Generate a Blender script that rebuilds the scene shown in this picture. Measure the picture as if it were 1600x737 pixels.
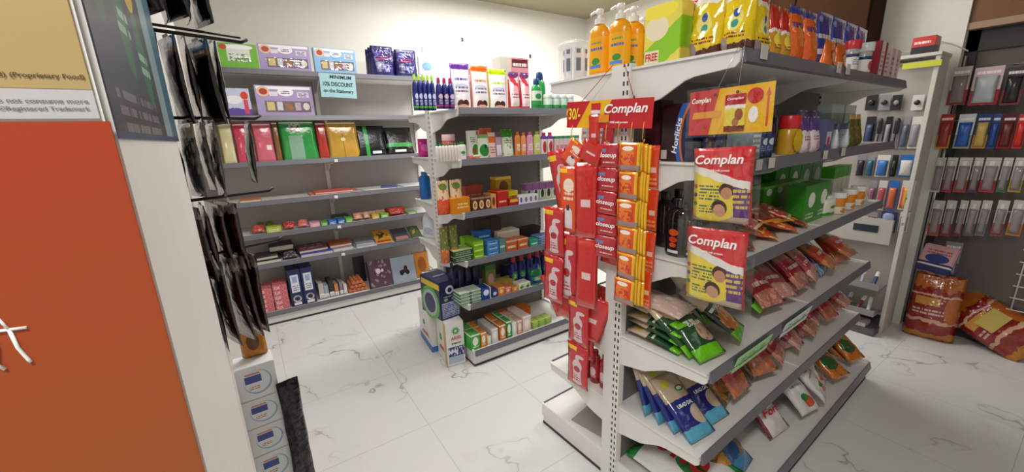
import bpy, bmesh, math, random
from mathutils import Vector, Matrix, Euler, noise
random.seed(7)
PI = math.pi
SC = bpy.context.scene
COL = SC.collection
for o in list(bpy.data.objects): bpy.data.objects.remove(o)

# ------------------------------------------------------------------ camera, world, lights, exposure
FPX, YAW, PITCH, ROLL = 619.4, .9904, -.2482, -.0333      # focal length in pixels of a 1600 px wide frame
CAMP = Vector((0, 0, 1.5))
FW = Vector((math.cos(YAW)*math.cos(PITCH), math.sin(YAW)*math.cos(PITCH), math.sin(PITCH)))
_r = Vector((math.sin(YAW), -math.cos(YAW), 0)); _u = _r.cross(FW)
RT = _r*math.cos(ROLL)+_u*math.sin(ROLL); UP = -_r*math.sin(ROLL)+_u*math.cos(ROLL)
cam = bpy.data.cameras.new('camera'); camo = bpy.data.objects.new('camera', cam); COL.objects.link(camo)
cam.sensor_width = 36; cam.lens = FPX/1600*36; cam.clip_start = .02
camo.matrix_world = Matrix(((RT.x, UP.x, -FW.x, 0), (RT.y, UP.y, -FW.y, 0), (RT.z, UP.z, -FW.z, 1.5), (0, 0, 0, 1)))
SC.camera = camo
SC.view_settings.view_transform = 'Standard'; SC.view_settings.look = 'None'
SC.view_settings.gamma = 1; SC.view_settings.use_curve_mapping = False
SC.view_settings.exposure = 0.4
wd = bpy.data.worlds.new('world'); SC.world = wd; wd.use_nodes = True
wd.node_tree.nodes['Background'].inputs[0].default_value = (.8, .85, .9, 1)
wd.node_tree.nodes['Background'].inputs[1].default_value = .08
def area(name, loc, sx, sy, power, col=(1, .985, .97), rot=(0, 0, 0)):
    l = bpy.data.lights.new(name, 'AREA'); l.shape = 'RECTANGLE'; l.size = sx; l.size_y = sy; l.energy = power; l.color = col
    o = bpy.data.objects.new(name, l); COL.objects.link(o); o.location = loc; o.rotation_euler = rot
area('ceiling_panel_aisle', (.9, 2.0, 2.88), 1.6, .6, 31)
area('back_wall_fill', (2.3, 3.3, 2.88), 1.8, .3, 40)  # unseen fill light, added to brighten the upper back wall
area('right_wall_fill', (3.0, 1.7, 2.88), .6, .6, 18)  # added fill, no fixture seen: lifts the right wall and foreground top shelf
area('pier_fill', (-.6, -.3, 2.88), .8, .3, 36)  # off-frame fill added and placed to brighten the posters on the near pier
area('ceiling_panel_right', (2.2, -1.2, 2.88), 1.2, .3, 2.5)

# ------------------------------------------------------------------ frames: world, and the three shelf units
FRM = {'W': (0, 0, 0), 'A': (1.1314, .9783, .0434), 'B': (1.0698, 2.565, 0), 'S': (0, 3.7394, -.0181)}
def Wp(fr, u, v, z):
    ox, oy, th = FRM[fr]
    return Vector((ox+u*math.cos(th)-v*math.sin(th), oy+u*math.sin(th)+v*math.cos(th), z))
def solve(fr, p, d, px=None, py=None):
    a = Wp(fr, *p)-CAMP; b = Wp(fr, p[0]+d[0], p[1]+d[1], p[2]+d[2])-Wp(fr, *p)
    if px is not None: t = (px-800)/FPX; ax = RT
    else: t = -(py-368.5)/FPX; ax = UP
    return (t*a.dot(FW)-a.dot(ax))/(b.dot(ax)-t*b.dot(FW))
def U(fr, v, z, px): return solve(fr, (0, v, z), (1, 0, 0), px=px)
def Vv(fr, u, z, px): return solve(fr, (u, 0, z), (0, 1, 0), px=px)
def Zt(fr, u, v, py): return solve(fr, (u, v, 0), (0, 0, 1), py=py)
def onz(fr, px, py, z):
    q = FW+RT*(px-800)/FPX-UP*(py-368.5)/FPX
    P = CAMP+q*((z-1.5)/q.z); ox, oy, th = FRM[fr]; x, y = P.x-ox, P.y-oy
    return x*math.cos(th)+y*math.sin(th), -x*math.sin(th)+y*math.cos(th)

# ------------------------------------------------------------------ materials
def lin(c):
    if isinstance(c, str):
        c = [int(c[i:i+2], 16)/255 for i in (0, 2, 4)]
    return tuple(x/12.92 if x <= .04045 else ((x+.055)/1.055)**2.4 for x in c[:3])+(1,)
_mats = {}
def nodes(name):
    m = bpy.data.materials.new(name); m.use_nodes = True
    nt = m.node_tree; return m, nt, nt.nodes['Principled BSDF']
def N(nt, t, **kw):
    n = nt.nodes.new(t)
    for k, v in kw.items(): setattr(n, k, v)
    return n
def mth(nt, op, a, b=None, c=None):
    n = N(nt, 'ShaderNodeMath', operation=op)
    for i, v in enumerate((a, b, c)):
        if v is None: continue
        if hasattr(v, 'links'): nt.links.new(v, n.inputs[i])
        else: n.inputs[i].default_value = v
    return n.outputs[0]
def mix(nt, f, a, b):
    n = N(nt, 'ShaderNodeMix', data_type='RGBA')
    for i, v in ((0, f), (6, a), (7, b)):
        if hasattr(v, 'links'): nt.links.new(v, n.inputs[i])
        else: n.inputs[i].default_value = v
    return n.outputs[2]
def plain(name, col, rough=.5, metal=0, bump=0, bscale=40, spec=.5, coat=0, trans=0, alpha=1):
    key = (name, col, rough, metal, bump, trans, alpha)
    if key in _mats: return _mats[key]
    m, nt, b = nodes(name)
    nz = N(nt, 'ShaderNodeTexNoise'); nz.inputs['Scale'].default_value = 18; nz.inputs['Detail'].default_value = 3
    tc = N(nt, 'ShaderNodeTexCoord'); nt.links.new(tc.outputs['Object'], nz.inputs['Vector'])
    c = lin(col); c2 = tuple(x*.93 for x in c[:3])+(1,)
    nt.links.new(mix(nt, nz.outputs[0], c, c2), b.inputs['Base Color'])
    b.inputs['Roughness'].default_value = rough; b.inputs['Metallic'].default_value = metal
    b.inputs['Specular IOR Level'].default_value = spec; b.inputs['Coat Weight'].default_value = coat
    b.inputs['Transmission Weight'].default_value = trans; b.inputs['Alpha'].default_value = alpha
    if bump: addbump(nt, b, bscale, bump)
    _mats[key] = m; return m
def addbump(nt, b, scale, strength):
    nz = N(nt, 'ShaderNodeTexNoise'); nz.inputs['Scale'].default_value = scale; nz.inputs['Detail'].default_value = 2
    tc = N(nt, 'ShaderNodeTexCoord'); nt.links.new(tc.outputs['Object'], nz.inputs['Vector'])
    bp = N(nt, 'ShaderNodeBump'); bp.inputs['Strength'].default_value = strength; bp.inputs['Distance'].default_value = .01
    nt.links.new(nz.outputs[0], bp.inputs['Height']); nt.links.new(bp.outputs[0], b.inputs['Normal'])
def art(name, base, layers=(), rough=.35, bump=0, bscale=30, coat=0, alpha=1):
    """printed packaging: shapes in the object's own 0..1 box (x across, z up)"""
    key = (name, base, str(layers), rough, bump)
    if key in _mats: return _mats[key]
    m, nt, b = nodes(name)
    tc = N(nt, 'ShaderNodeTexCoord'); sp = N(nt, 'ShaderNodeSeparateXYZ'); nt.links.new(tc.outputs['Generated'], sp.inputs[0])
    x, z = sp.outputs[0], sp.outputs[1 if name.endswith('_flat') else 2]
    nz = N(nt, 'ShaderNodeTexNoise'); nz.inputs['Scale'].default_value = 5; nt.links.new(tc.outputs['Generated'], nz.inputs['Vector'])
    nzf = nz.outputs[0]
    cur = lin(base)
    for L in layers:
        k = L[0]
        if k == 'r':
            f = mth(nt, 'MULTIPLY', mth(nt, 'COMPARE', x, (L[1]+L[2])/2, (L[2]-L[1])/2), mth(nt, 'COMPARE', z, (L[3]+L[4])/2, (L[4]-L[3])/2)); c = L[5]
        elif k == 'e':
            dx = mth(nt, 'DIVIDE', mth(nt, 'SUBTRACT', x, L[1]), L[3]); dz = mth(nt, 'DIVIDE', mth(nt, 'SUBTRACT', z, L[2]), L[4])
            f = mth(nt, 'LESS_THAN', mth(nt, 'ADD', mth(nt, 'MULTIPLY', dx, dx), mth(nt, 'MULTIPLY', dz, dz)), 1.0); c = L[5]
        elif k == 'b':      # band across with a wavy edge: z0, z1, colour, wobble, slope
            zz = mth(nt, 'ADD', z, mth(nt, 'MULTIPLY', mth(nt, 'SUBTRACT', nzf, .5), L[4] if len(L) > 4 else 0))
            if len(L) > 5: zz = mth(nt, 'ADD', zz, mth(nt, 'MULTIPLY', mth(nt, 'SUBTRACT', x, .5), L[5]))
            f = mth(nt, 'COMPARE', zz, (L[1]+L[2])/2, (L[2]-L[1])/2); c = L[3]
        elif k == 't':      # small print: x0,x1,z0,z1,rows,colour
            r = mth(nt, 'MULTIPLY', mth(nt, 'COMPARE', x, (L[1]+L[2])/2, (L[2]-L[1])/2), mth(nt, 'COMPARE', z, (L[3]+L[4])/2, (L[4]-L[3])/2))
            zr = mth(nt, 'MULTIPLY', mth(nt, 'SUBTRACT', z, L[3]), L[5]/(L[4]-L[3]))
            st = mth(nt, 'LESS_THAN', mth(nt, 'FRACT', zr), .55)
            v = N(nt, 'ShaderNodeCombineXYZ'); nt.links.new(mth(nt, 'MULTIPLY', x, 26), v.inputs[0]); nt.links.new(mth(nt, 'MULTIPLY', mth(nt, 'FLOOR', zr), 7.3), v.inputs[1])
            wn = N(nt, 'ShaderNodeTexNoise'); wn.inputs['Scale'].default_value = 1; nt.links.new(v.outputs[0], wn.inputs['Vector'])
            f = mth(nt, 'MULTIPLY', mth(nt, 'MULTIPLY', r, st), mth(nt, 'GREATER_THAN', wn.outputs[0], .45)); c = L[6]
        elif k == 's':      # picture of loose stuff: x0,x1,z0,z1,colour,scale
            r = mth(nt, 'MULTIPLY', mth(nt, 'COMPARE', x, (L[1]+L[2])/2, (L[2]-L[1])/2), mth(nt, 'COMPARE', z, (L[3]+L[4])/2, (L[4]-L[3])/2))
            wn = N(nt, 'ShaderNodeTexNoise'); wn.inputs['Scale'].default_value = L[6]; nt.links.new(tc.outputs['Generated'], wn.inputs['Vector'])
            f = mth(nt, 'MULTIPLY', r, mth(nt, 'GREATER_THAN', wn.outputs[0], .52)); c = L[5]
        elif k == 'v':      # flower or leaf cells over all: colour, scale, size
            vo = N(nt, 'ShaderNodeTexVoronoi'); vo.inputs['Scale'].default_value = L[2]; nt.links.new(tc.outputs['Generated'], vo.inputs['Vector'])
            f = mth(nt, 'LESS_THAN', vo.outputs[0], L[3]); c = L[1]
        elif k == 'g':      # printed blend up the sheet between z0 and z1
            mr = N(nt, 'ShaderNodeMapRange'); mr.inputs[1].default_value = L[1]; mr.inputs[2].default_value = L[2]
            nt.links.new(mth(nt, 'ADD', z, mth(nt, 'MULTIPLY', nzf, .25)), mr.inputs[0]); f = mr.outputs[0]; c = L[3]
        cur = mix(nt, f, cur, lin(c))
    if hasattr(cur, 'links'): nt.links.new(cur, b.inputs['Base Color'])
    else: b.inputs['Base Color'].default_value = cur
    b.inputs['Roughness'].default_value = rough; b.inputs['Coat Weight'].default_value = coat; b.inputs['Alpha'].default_value = alpha
    b.inputs['Coat Roughness'].default_value = .12
    if bump: addbump(nt, b, bscale, bump)
    _mats[key] = m; return m
def film(name='clear_film', rough=.08, tint='ffffff', a=.05):
    key = ('film', name, tint, a)
    if key in _mats: return _mats[key]
    m, nt, b = nodes(name); out = nt.nodes['Material Output']
    tr = N(nt, 'ShaderNodeBsdfTransparent'); gl = N(nt, 'ShaderNodeBsdfGlossy'); gl.inputs['Roughness'].default_value = rough
    nz = N(nt, 'ShaderNodeTexNoise'); nz.inputs['Scale'].default_value = 14; tc = N(nt, 'ShaderNodeTexCoord'); nt.links.new(tc.outputs['Object'], nz.inputs['Vector'])
    bp = N(nt, 'ShaderNodeBump'); bp.inputs['Strength'].default_value = .8; bp.inputs['Distance'].default_value = .02
    nt.links.new(nz.outputs[0], bp.inputs['Height']); nt.links.new(bp.outputs[0], gl.inputs['Normal'])
    ms = N(nt, 'ShaderNodeMixShader'); ms.inputs[0].default_value = a
    nt.links.new(tr.outputs[0], ms.inputs[1]); nt.links.new(gl.outputs[0], ms.inputs[2]); nt.links.new(ms.outputs[0], out.inputs['Surface'])
    _mats[key] = m; return m

WHITE = plain('white_paint', 'e9e7e3', .4)
GREYW = plain('panel_grey', 'b9b3b0', .5)
RAIL = plain('grey_price_rail', '6e6e76', .35)
DARK = plain('black_plastic', '131315', .3)
STEEL = plain('chrome_wire', 'c9c9c9', .25, 1)
PAPERW = plain('white_paper', 'f3f2ee', .7)
RED = plain('red_ink', 'd3202a', .5); WINK = plain('white_ink', 'ffffff', .5); BINK = plain('black_ink', '1a1a22', .6)
YINK = plain('yellow_ink', 'ffe13a', .5); MAROON = plain('maroon_ink', '7e1420', .5)

# ------------------------------------------------------------------ meshes
def M(name, verts, faces, mat, smooth=False, bev=0):
    me = bpy.data.meshes.new(name); me.from_pydata([tuple(v) for v in verts], [], faces); me.update()
    bm = bmesh.new(); bm.from_mesh(me); bmesh.ops.remove_doubles(bm, verts=bm.verts, dist=1e-5)
    bmesh.ops.recalc_face_normals(bm, faces=bm.faces)
    if bev: bmesh.ops.bevel(bm, geom=list(bm.edges), offset=bev, segments=2, affect='EDGES', clamp_overlap=True)
    bm.to_mesh(me); bm.free()
    if smooth:
        for p in me.polygons: p.use_smooth = True
    me.materials.append(mat); return me
def boxes(name, bl, mat, bev=0):
    vs, fs = [], []
    for x0, x1, y0, y1, z0, z1 in bl:
        n = len(vs)
        vs += [(x, y, z) for x in (x0, x1) for y in (y0, y1) for z in (z0, z1)]
        fs += [tuple(n+i for i in q) for q in ((0, 1, 3, 2), (4, 6, 7, 5), (0, 4, 5, 1), (2, 3, 7, 6), (0, 2, 6, 4), (1, 5, 7, 3))]
    return M(name, vs, fs, mat, bev=bev)
def box(name, w, d, h, mat, bev=.0012): return boxes(name, [(-w/2, w/2, -d/2, d/2, 0, h)], mat, min(bev, w/5, d/5, h/5))
def prism(name, poly, axis, a, b, mat, bev=0):
    """polygon in the two other axes, extruded along axis from a to b"""
    def v(p, t): return {'x': (t, p[0], p[1]), 'y': (p[0], t, p[1]), 'z': (p[0], p[1], t)}[axis]
    n = len(poly); vs = [v(p, a) for p in poly]+[v(p, b) for p in poly]
    fs = [tuple(range(n)), tuple(range(2*n-1, n-1, -1))]+[(i, (i+1) % n, n+(i+1) % n, n+i) for i in range(n)]
    return M(name, vs, fs, mat, bev=bev)
def lathe(name, prof, mat, sx=1, sy=1, seg=20, cap=True):
    vs, fs = [], []
    for r, z in prof:
        vs += [(r*sx*math.cos(2*PI*i/seg), r*sy*math.sin(2*PI*i/seg), z) for i in range(seg)]
    for k in range(len(prof)-1):
        fs += [(k*seg+i, k*seg+(i+1) % seg, (k+1)*seg+(i+1) % seg, (k+1)*seg+i) for i in range(seg)]
    if cap: fs += [tuple(range(seg-1, -1, -1)), tuple(range((len(prof)-1)*seg, len(prof)*seg))]
    me = M(name, vs, fs, mat, smooth=True)
    me.set_sharp_from_angle(angle=.8); return me
def tube(name, pts, r, mat, seg=8):
    vs, fs = [], []; pts = [Vector(p) for p in pts]
    for k, p in enumerate(pts):
        t = (pts[min(k+1, len(pts)-1)]-pts[max(k-1, 0)]).normalized()
        a = t.cross(Vector((0, 0, 1))) if abs(t.z) < .9 else t.cross(Vector((1, 0, 0))); a.normalize(); b = t.cross(a)
        vs += [p+(a*math.cos(2*PI*i/seg)+b*math.sin(2*PI*i/seg))*r for i in range(seg)]
    n = len(pts)
    for k in range(n-1): fs += [(k*seg+i, k*seg+(i+1) % seg, (k+1)*seg+(i+1) % seg, (k+1)*seg+i) for i in range(seg)]
    fs += [tuple(range(seg-1, -1, -1)), tuple(range((n-1)*seg, n*seg))]
    return M(name, vs, fs, mat, smooth=True)
def join(name, ms):
    vs, fs, mi, mats, sm = [], [], [], [], []
    for me in ms:
        n = len(vs); vs += [v.co.copy() for v in me.vertices]
        mt = me.materials[0]
        if mt not in mats: mats.append(mt)
        for p in me.polygons: fs.append(tuple(n+i for i in p.vertices)); mi.append(mats.index(mt)); sm.append(p.use_smooth)
    me = bpy.data.meshes.new(name); me.from_pydata(vs, [], fs)
    for mt in mats: me.materials.append(mt)
    for p, a, s in zip(me.polygons, mi, sm): p.material_index = a; p.use_smooth = s
    me.update(); return me
def pthick(kind, zf):
    if kind == 'stand': return max(.02, min(1, (1-zf)/.75))**.75*min(1, .55+zf*4)
    return max(0.0, math.sin(PI*min(1, max(0, zf))))**.55
def pouch(name, w, d, h, mat, kind='pillow', seed=0, wob=.06, nx=9, nz=14, seal=.05):
    vs, fs = [], []; tot = 2*nx
    for k in range(nz+1):
        zf = k/nz
        if kind == 'stand': t = pthick(kind, zf/(1-seal)) if zf < 1-seal else .03
        else: t = pthick(kind, (zf-seal)/(1-2*seal)) if seal < zf < 1-seal else .02
        t = max(t*d/2, .0012)
        ww = w*(1-.05*math.sin(PI*zf)) if kind == 'pillow' else w*(1-.06*zf)
        for i in range(tot):
            j = i if i <= nx else tot-i
            xf = -1+2*j/nx; front = i <= nx
            y = t*max(0, 1-abs(xf)**2.6)**.75
            y = -y if front else y
            q = noise.noise(Vector((xf*1.7+seed*3.1, zf*4+seed, (1 if front else 5)+seed*.7)))
            q2 = noise.noise(Vector((xf*4+seed, zf*9, 3+seed*1.3)))
            edge = 1-abs(xf)**4
            vs.append((xf*ww/2+q2*wob*w*.12, y+(q*.6+q2*.5)*wob*d*edge*(.3 if t < .002 else 1.4), zf*h+(q*.02*h if 0 < k < nz else 0)*wob*6))
    for k in range(nz): fs += [(k*tot+i, k*tot+(i+1) % tot, (k+1)*tot+(i+1) % tot, (k+1)*tot+i) for i in range(tot)]
    fs += [tuple(range(tot-1, -1, -1)), tuple(range(nz*tot, nz*tot+tot))]
    return M(name, vs, fs, mat, smooth=True)
_txt = {}
def text(s, height, mat, shear=0, width=None, ext=.0006, wt=0):
    """letters as a mesh, centred, standing in the XZ plane and read from -Y"""
    key = (s, round(height, 4), mat.name, shear, width)
    if key in _txt: return _txt[key]
    cu = bpy.data.curves.new('letters', 'FONT'); cu.body = s; cu.size = 1; cu.shear = shear; cu.extrude = .0; cu.offset = .022; cu.resolution_u = 3
    cu.align_x = 'CENTER'
    o = bpy.data.objects.new('letters', cu); COL.objects.link(o)
    dg = bpy.context.evaluated_depsgraph_get(); dg.update()
    me = bpy.data.meshes.new_from_object(o.evaluated_get(dg)); bpy.data.objects.remove(o)
    xs = [v.co.x for v in me.vertices]; ys = [v.co.y for v in me.vertices]
    cx, cy = (max(xs)+min(xs))/2, (max(ys)+min(ys))/2
    k = height/(max(ys)-min(ys)); kx = width/(max(xs)-min(xs)) if width else k
    vs = [((v.co.x-cx)*kx, 0, (v.co.y-cy)*k) for v in me.vertices]; fs = [tuple(p.vertices) for p in me.polygons]
    me2 = bpy.data.meshes.new('letters'); me2.from_pydata(vs, [], fs); me2.update(); me2.materials.append(mat)
    _txt[key] = me2; return me2

# ------------------------------------------------------------------ objects
def Ob(name, me, parent=None, loc=(0, 0, 0), rot=(0, 0, 0)):
    o = bpy.data.objects.new(name, me); COL.objects.link(o); o.location = loc; o.rotation_euler = rot
    if parent: o.parent = parent
    return o
def tag(o, label, cat, group=None):
    o['label'] = label; o['category'] = cat
    if group: o['group'] = group
    return o
def P(name, me, loc=(0, 0, 0), rot=(0, 0, 0), kids=()): return (name, me, loc, rot, kids)
def thing(name, label, cat, parts, group=None):
    if len(parts) == 1 and not parts[0][4] and parts[0][2] == (0, 0, 0):
        o = Ob(name, parts[0][1])
    else:
        o = Ob(name, None); o.empty_display_size = .02
        for (n, me, loc, rot, kids) in parts:
            p = Ob(n, me, o, loc, rot)
            for (n2, me2, l2, r2, _) in kids: Ob(n2, me2, p, l2, r2)
    return tag(o, label, cat, group)
def put(o, fr, u, v, z, rz=0, rx=0, ry=0):
    o.location = Wp(fr, u, v, z); o.rotation_euler = (rx, ry, rz+FRM[fr][2]); return o
def struct(name, me, loc=(0, 0, 0), rot=(0, 0, 0)):
    o = Ob(name, me, None, loc, rot); o['kind'] = 'structure'; return o
ORD = {1: [''], 2: ['left one', 'right one'], 3: ['leftmost', 'middle one', 'rightmost']}
WORDS = ['', 'second', 'third', 'fourth', 'fifth', 'sixth', 'seventh', 'eighth', 'ninth']
def ordi(i, n):
    if n <= 3: return ORD[n][i]
    if i == 0: return 'leftmost'
    if i == n-1: return 'rightmost'
    return WORDS[i]+' from left' if i < 9 else 'beyond the ninth'
LV = {1: [''], 2: ['lower', 'upper'], 3: ['bottom', 'middle', 'top'], 4: ['bottom', 'second', 'third', 'top'], 5: ['bottom', 'second', 'third', 'fourth', 'top'], 6: ['bottom', 'second', 'third', 'fourth', 'fifth', 'top']}
def row(fr, v, z, px0, px1, pytop, n, mk, name, label, cat, group=None, d=.08, h=None, side=-1, gap=.95, up=1, deep=1, jit=.04, lean=0, w=None, twist=0, dz=.001):
    """n things side by side on a shelf, fronts at v; px0..px1 is where the row stands in the photograph"""
    u0, u1 = U(fr, v, z, px0), U(fr, v, z, px1)
    if u1 < u0: u0, u1 = u1, u0
    if fr == 'A': u1 = min(u1, 1.735); u0 = min(u0, u1-.04*n)
    ww = (u1-u0)/n
    if h is None: h = max(.012, (Zt(fr, (u0+u1)/2, v, pytop)-z))/up
    parts = mk((w or ww*gap), d, h)
    tot = n*up*deep
    for k in range(deep):
        for i in range(n):
            for s in range(up):
                bits = [label]
                if n > 1: bits.append(ordi(i, n))
                if deep > 1: bits.append(['in front row', 'in second row', 'in third row'][k])
                if up > 1: bits.append(LV[up][s]+' of its stack')
                o = thing(name, ', '.join(bits), cat, parts, group if tot > 1 else None)
                vv = v+(-side)*(d/2+k*d*1.06) if side < 0 else v-(d/2+k*d*1.06)
                put(o, fr, u0+ww*(i+.5), vv, z+s*h+dz, (0 if side < 0 else PI)+twist+random.uniform(-jit, jit)*(.4 if up > 1 else 1), lean)
    return parts

# makers -------------------------------------------------------------
def mk_carton(mat, letters=None, win=None, bev=.0012):
    def f(w, d, h):
        ps = [P('carton', box('carton', w, d, h, mat, bev))]
        if letters:
            for (s, hf, zf, m, sh) in letters: ps.append(P('lettering', text(s, hf*h, m, sh, width=min(.85*w, hf*h*len(s)*.75)), (0, -d/2-.0012, zf*h)))
        if win: ps.append(P('window_film', boxes('window_film', [(win[0]*w, win[1]*w, -d/2-.002, -d/2-.0005, win[2]*h, win[3]*h)], film()), ))
        return ps
    return f
def mk_pouch(mat, kind='stand', letters=None, seeds=1, wob=.08):
    def f(w, d, h):
        me = pouch('pouch', w, d, h, mat, kind, seed=random.random()*9, wob=wob)
        ps = [P('pouch', me)]
        if letters:
            for (s, hf, zf, m, sh) in letters: ps.append(P('lettering', drape(text(s, hf*h, m, sh, width=min(.8*w, hf*h*len(s)*.7)), w, d, h, kind, zf*h), (0, 0, 0)))
        return ps
    return f
def drape(tm, w, d, h, kind, zc, lift=.0035, xc=0):
    me = tm.copy()
    for v in me.vertices:
        x = v.co.x+xc; z = v.co.z+zc; zf = z/h; t = pthick(kind, (zf-.05)/.9)*d/2
        v.co = Vector((x, -(t*max(0, 1-min(1, abs(2*x/w))**2.6)**.75)-lift, z))
    return me
def mk_bottle(body, cap, label=None, sq=.6, shape='round', lab=(.15, .6)):
    def f(w, d, h):
        r = w/2; sy = d/w if sq is None else sq
        PR = {'round': ([(.86, 0), (1, .03), (1, .62), (.92, .7), (.45, .8), (.3, .83), (.3, .86)], [(.36, .85), (.36, .99), (.3, 1.0)]),
              'wide': ([(.92, 0), (1, .03), (1, .68), (.93, .76), (.6, .83), (.4, .85), (.4, .88)], [(.46, .86), (.48, .97), (.4, 1.0)]),
              'tall': ([(.9, 0), (1, .02), (1, .78), (.85, .84), (.5, .88)], [(.55, .87), (.55, .99), (.5, 1.0)]),
              'roll': ([(.7, 0), (.95, .04), (1, .3), (.85, .6)], [(.9, .6), (.9, .8), (.75, .93), (.4, 1.0)]),
              'tube': ([(.6, .12), (.75, .2), (1, .55), (1.05, .97), (1.05, 1.0)], [(.6, 0), (.62, .02), (.62, .14)]),
              'jar': ([(.9, 0), (1, .03), (1, .7), (.9, .76)], [(.98, .75), (1, .77), (1, .98), (.95, 1.0)]),
              'harpic': ([(.9, 0), (1, .03), (1, .5), (.95, .62), (.84, .74), (.5, .8), (.4, .84)], [(.52, .8), (.56, .86), (.5, .96), (.36, 1.0)])}[shape]
        ps = [P('body', lathe('body', [(a*r, b*h) for a, b in PR[0]], body, 1, sy)), P('cap', lathe('cap', [(a*r, b*h) for a, b in PR[1]], cap, 1, min(1, sy*1.25)))]
        if label: ps.append(P('paper_label', lathe('paper_label', [(r*1.012, lab[0]*h), (r*1.012, lab[1]*h)], label, 1, sy*1.01, cap=False)))
        return ps
    return f
def mk_pump(body, cap, label):
    def f(w, d, h):
        r = w/2
        b = lathe('body', [(r*.9, 0), (r, .01*h), (r, .62*h), (r*.93, .7*h), (r*.5, .76*h), (r*.35, .78*h)], body, 1, .62)
        c = lathe('pump_collar', [(r*.42, .77*h), (r*.42, .85*h), (r*.2, .86*h), (r*.15, .93*h)], cap)
        n = join('pump_head', [lathe('x', [(r*.3, .92*h), (r*.34, .95*h), (r*.28, .99*h)], cap), tube('y', [(0, 0, .965*h), (-r*.6, 0, .97*h), (-r*.95, 0, .95*h), (-r*1.02, 0, .92*h)], r*.11, cap)])
        l = lathe('paper_label', [(r*1.012, .08*h), (r*1.012, .58*h)], label, 1, .63, cap=False)
        return [P('body', b), P('pump_collar', c), P('pump_head', n), P('paper_label', l)]
    return f
def mk_book(cover, page='efe9dc'):
    def f(w, d, h):
        pg = plain('page_edges', page, .8)
        return [P('cover', boxes('cover', [(-w/2, w/2, -d/2, d/2, 0, h*.12), (-w/2, w/2, -d/2, d/2, h*.88, h), (-w/2, -w/2+.003, -d/2, d/2, 0, h)], cover, .0006)),
                P('page_block', boxes('page_block', [(-w/2+.003, w/2-.004, -d/2+.004, d/2-.004, h*.12, h*.88)], pg))]
    return f

# ================================================================== THE ROOM
def floor_mat():
    m, nt, b = nodes('marble_floor_tiles')
    tc = N(nt, 'ShaderNodeTexCoord'); ob = tc.outputs['Object']
    w = N(nt, 'ShaderNodeTexNoise'); w.inputs['Scale'].default_value = 1.3; w.inputs['Detail'].default_value = 5; nt.links.new(ob, w.inputs['Vector'])
    add = N(nt, 'ShaderNodeVectorMath', operation='MULTIPLY_ADD'); nt.links.new(w.outputs['Color'], add.inputs[0]); add.inputs[1].default_value = (.55, .55, .5); nt.links.new(ob, add.inputs[2])
    wn = N(nt, 'ShaderNodeTexNoise'); wn.inputs['Scale'].default_value = 1.5; wn.inputs['Detail'].default_value = 4; wn.inputs['Roughness'].default_value = .55; nt.links.new(add.outputs[0], wn.inputs['Vector'])
    ridge = mth(nt, 'ABSOLUTE', mth(nt, 'SUBTRACT', wn.outputs[0], .5))
    mr = N(nt, 'ShaderNodeMapRange'); mr.inputs[1].default_value = 0; mr.inputs[2].default_value = .0065; mr.inputs[3].default_value = 1; mr.inputs[4].default_value = 0; nt.links.new(ridge, mr.inputs[0])
    ms = N(nt, 'ShaderNodeTexNoise'); ms.inputs['Scale'].default_value = 1.9; nt.links.new(ob, ms.inputs['Vector'])
    mk = N(nt, 'ShaderNodeMapRange'); mk.inputs[1].default_value = .46; mk.inputs[2].default_value = .6; nt.links.new(ms.outputs[0], mk.inputs[0])
    vein = mth(nt, 'MULTIPLY', mth(nt, 'MULTIPLY', mr.outputs[0], mk.outputs[0]), .75)
    soft = N(nt, 'ShaderNodeMapRange'); soft.inputs[1].default_value = 0; soft.inputs[2].default_value = .05; soft.inputs[3].default_value = .35; soft.inputs[4].default_value = 0; nt.links.new(ridge, soft.inputs[0])
    c = mix(nt, mth(nt, 'MULTIPLY', soft.outputs[0], mk.outputs[0]), lin('dcdbd9'), lin('c3c1c2'))
    c = mix(nt, vein, c, lin('77706e'))
    br = N(nt, 'ShaderNodeTexBrick'); br.offset = 0; br.inputs['Scale'].default_value = 1; br.inputs['Brick Width'].default_value = .6; br.inputs['Row Height'].default_value = .6; br.inputs['Mortar Size'].default_value = .0018
    nt.links.new(ob, br.inputs['Vector'])
    c = mix(nt, mth(nt, 'MULTIPLY', br.outputs['Fac'], .6), c, lin('a8a6a4'))
    nt.links.new(c, b.inputs['Base Color']); b.inputs['Roughness'].default_value = .22; return m
CREAM = plain('cream_wall_paint', 'f0eee6', .75)
struct('floor', boxes('floor', [(-2.5, 4.4, -2.5, 4.4, -.05, 0)], floor_mat()))
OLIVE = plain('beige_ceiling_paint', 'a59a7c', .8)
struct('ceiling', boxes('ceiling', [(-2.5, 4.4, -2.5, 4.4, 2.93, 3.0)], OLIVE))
struct('wall_back', boxes('wall_back', [(-2.5, 4.4, 4.17, 4.3, 0, 2.93)], CREAM))
struct('wall_left', boxes('wall_left', [(-2.6, -2.5, -2.5, 4.3, 0, 2.93)], CREAM))
struct('wall_front', boxes('wall_front', [(-2.6, 4.4, -2.6, -2.5, 0, 2.93)], CREAM))
struct('wall_right', boxes('wall_right', [(4.0, 4.12, .92, 4.17, 0, 2.93)], CREAM))
struct('wall_right_pier', boxes('wall_right_pier', [(3.98, 4.12, .69, .92, 0, 2.93)], CREAM))
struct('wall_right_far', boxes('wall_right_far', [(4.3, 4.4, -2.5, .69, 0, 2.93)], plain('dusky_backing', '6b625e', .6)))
struct('trim_lintel', boxes('trim_lintel', [(4.0, 4.3, -2.5, .69, 2.1, 2.93)], plain('stained_wood_lintel', '7d5234', .5)))
struct('trim_lintel_edge', boxes('trim_lintel_edge', [(3.99, 4.3, -2.5, .69, 2.06, 2.1)], plain('pale_wood_edge', 'a98d72', .5)))
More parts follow.
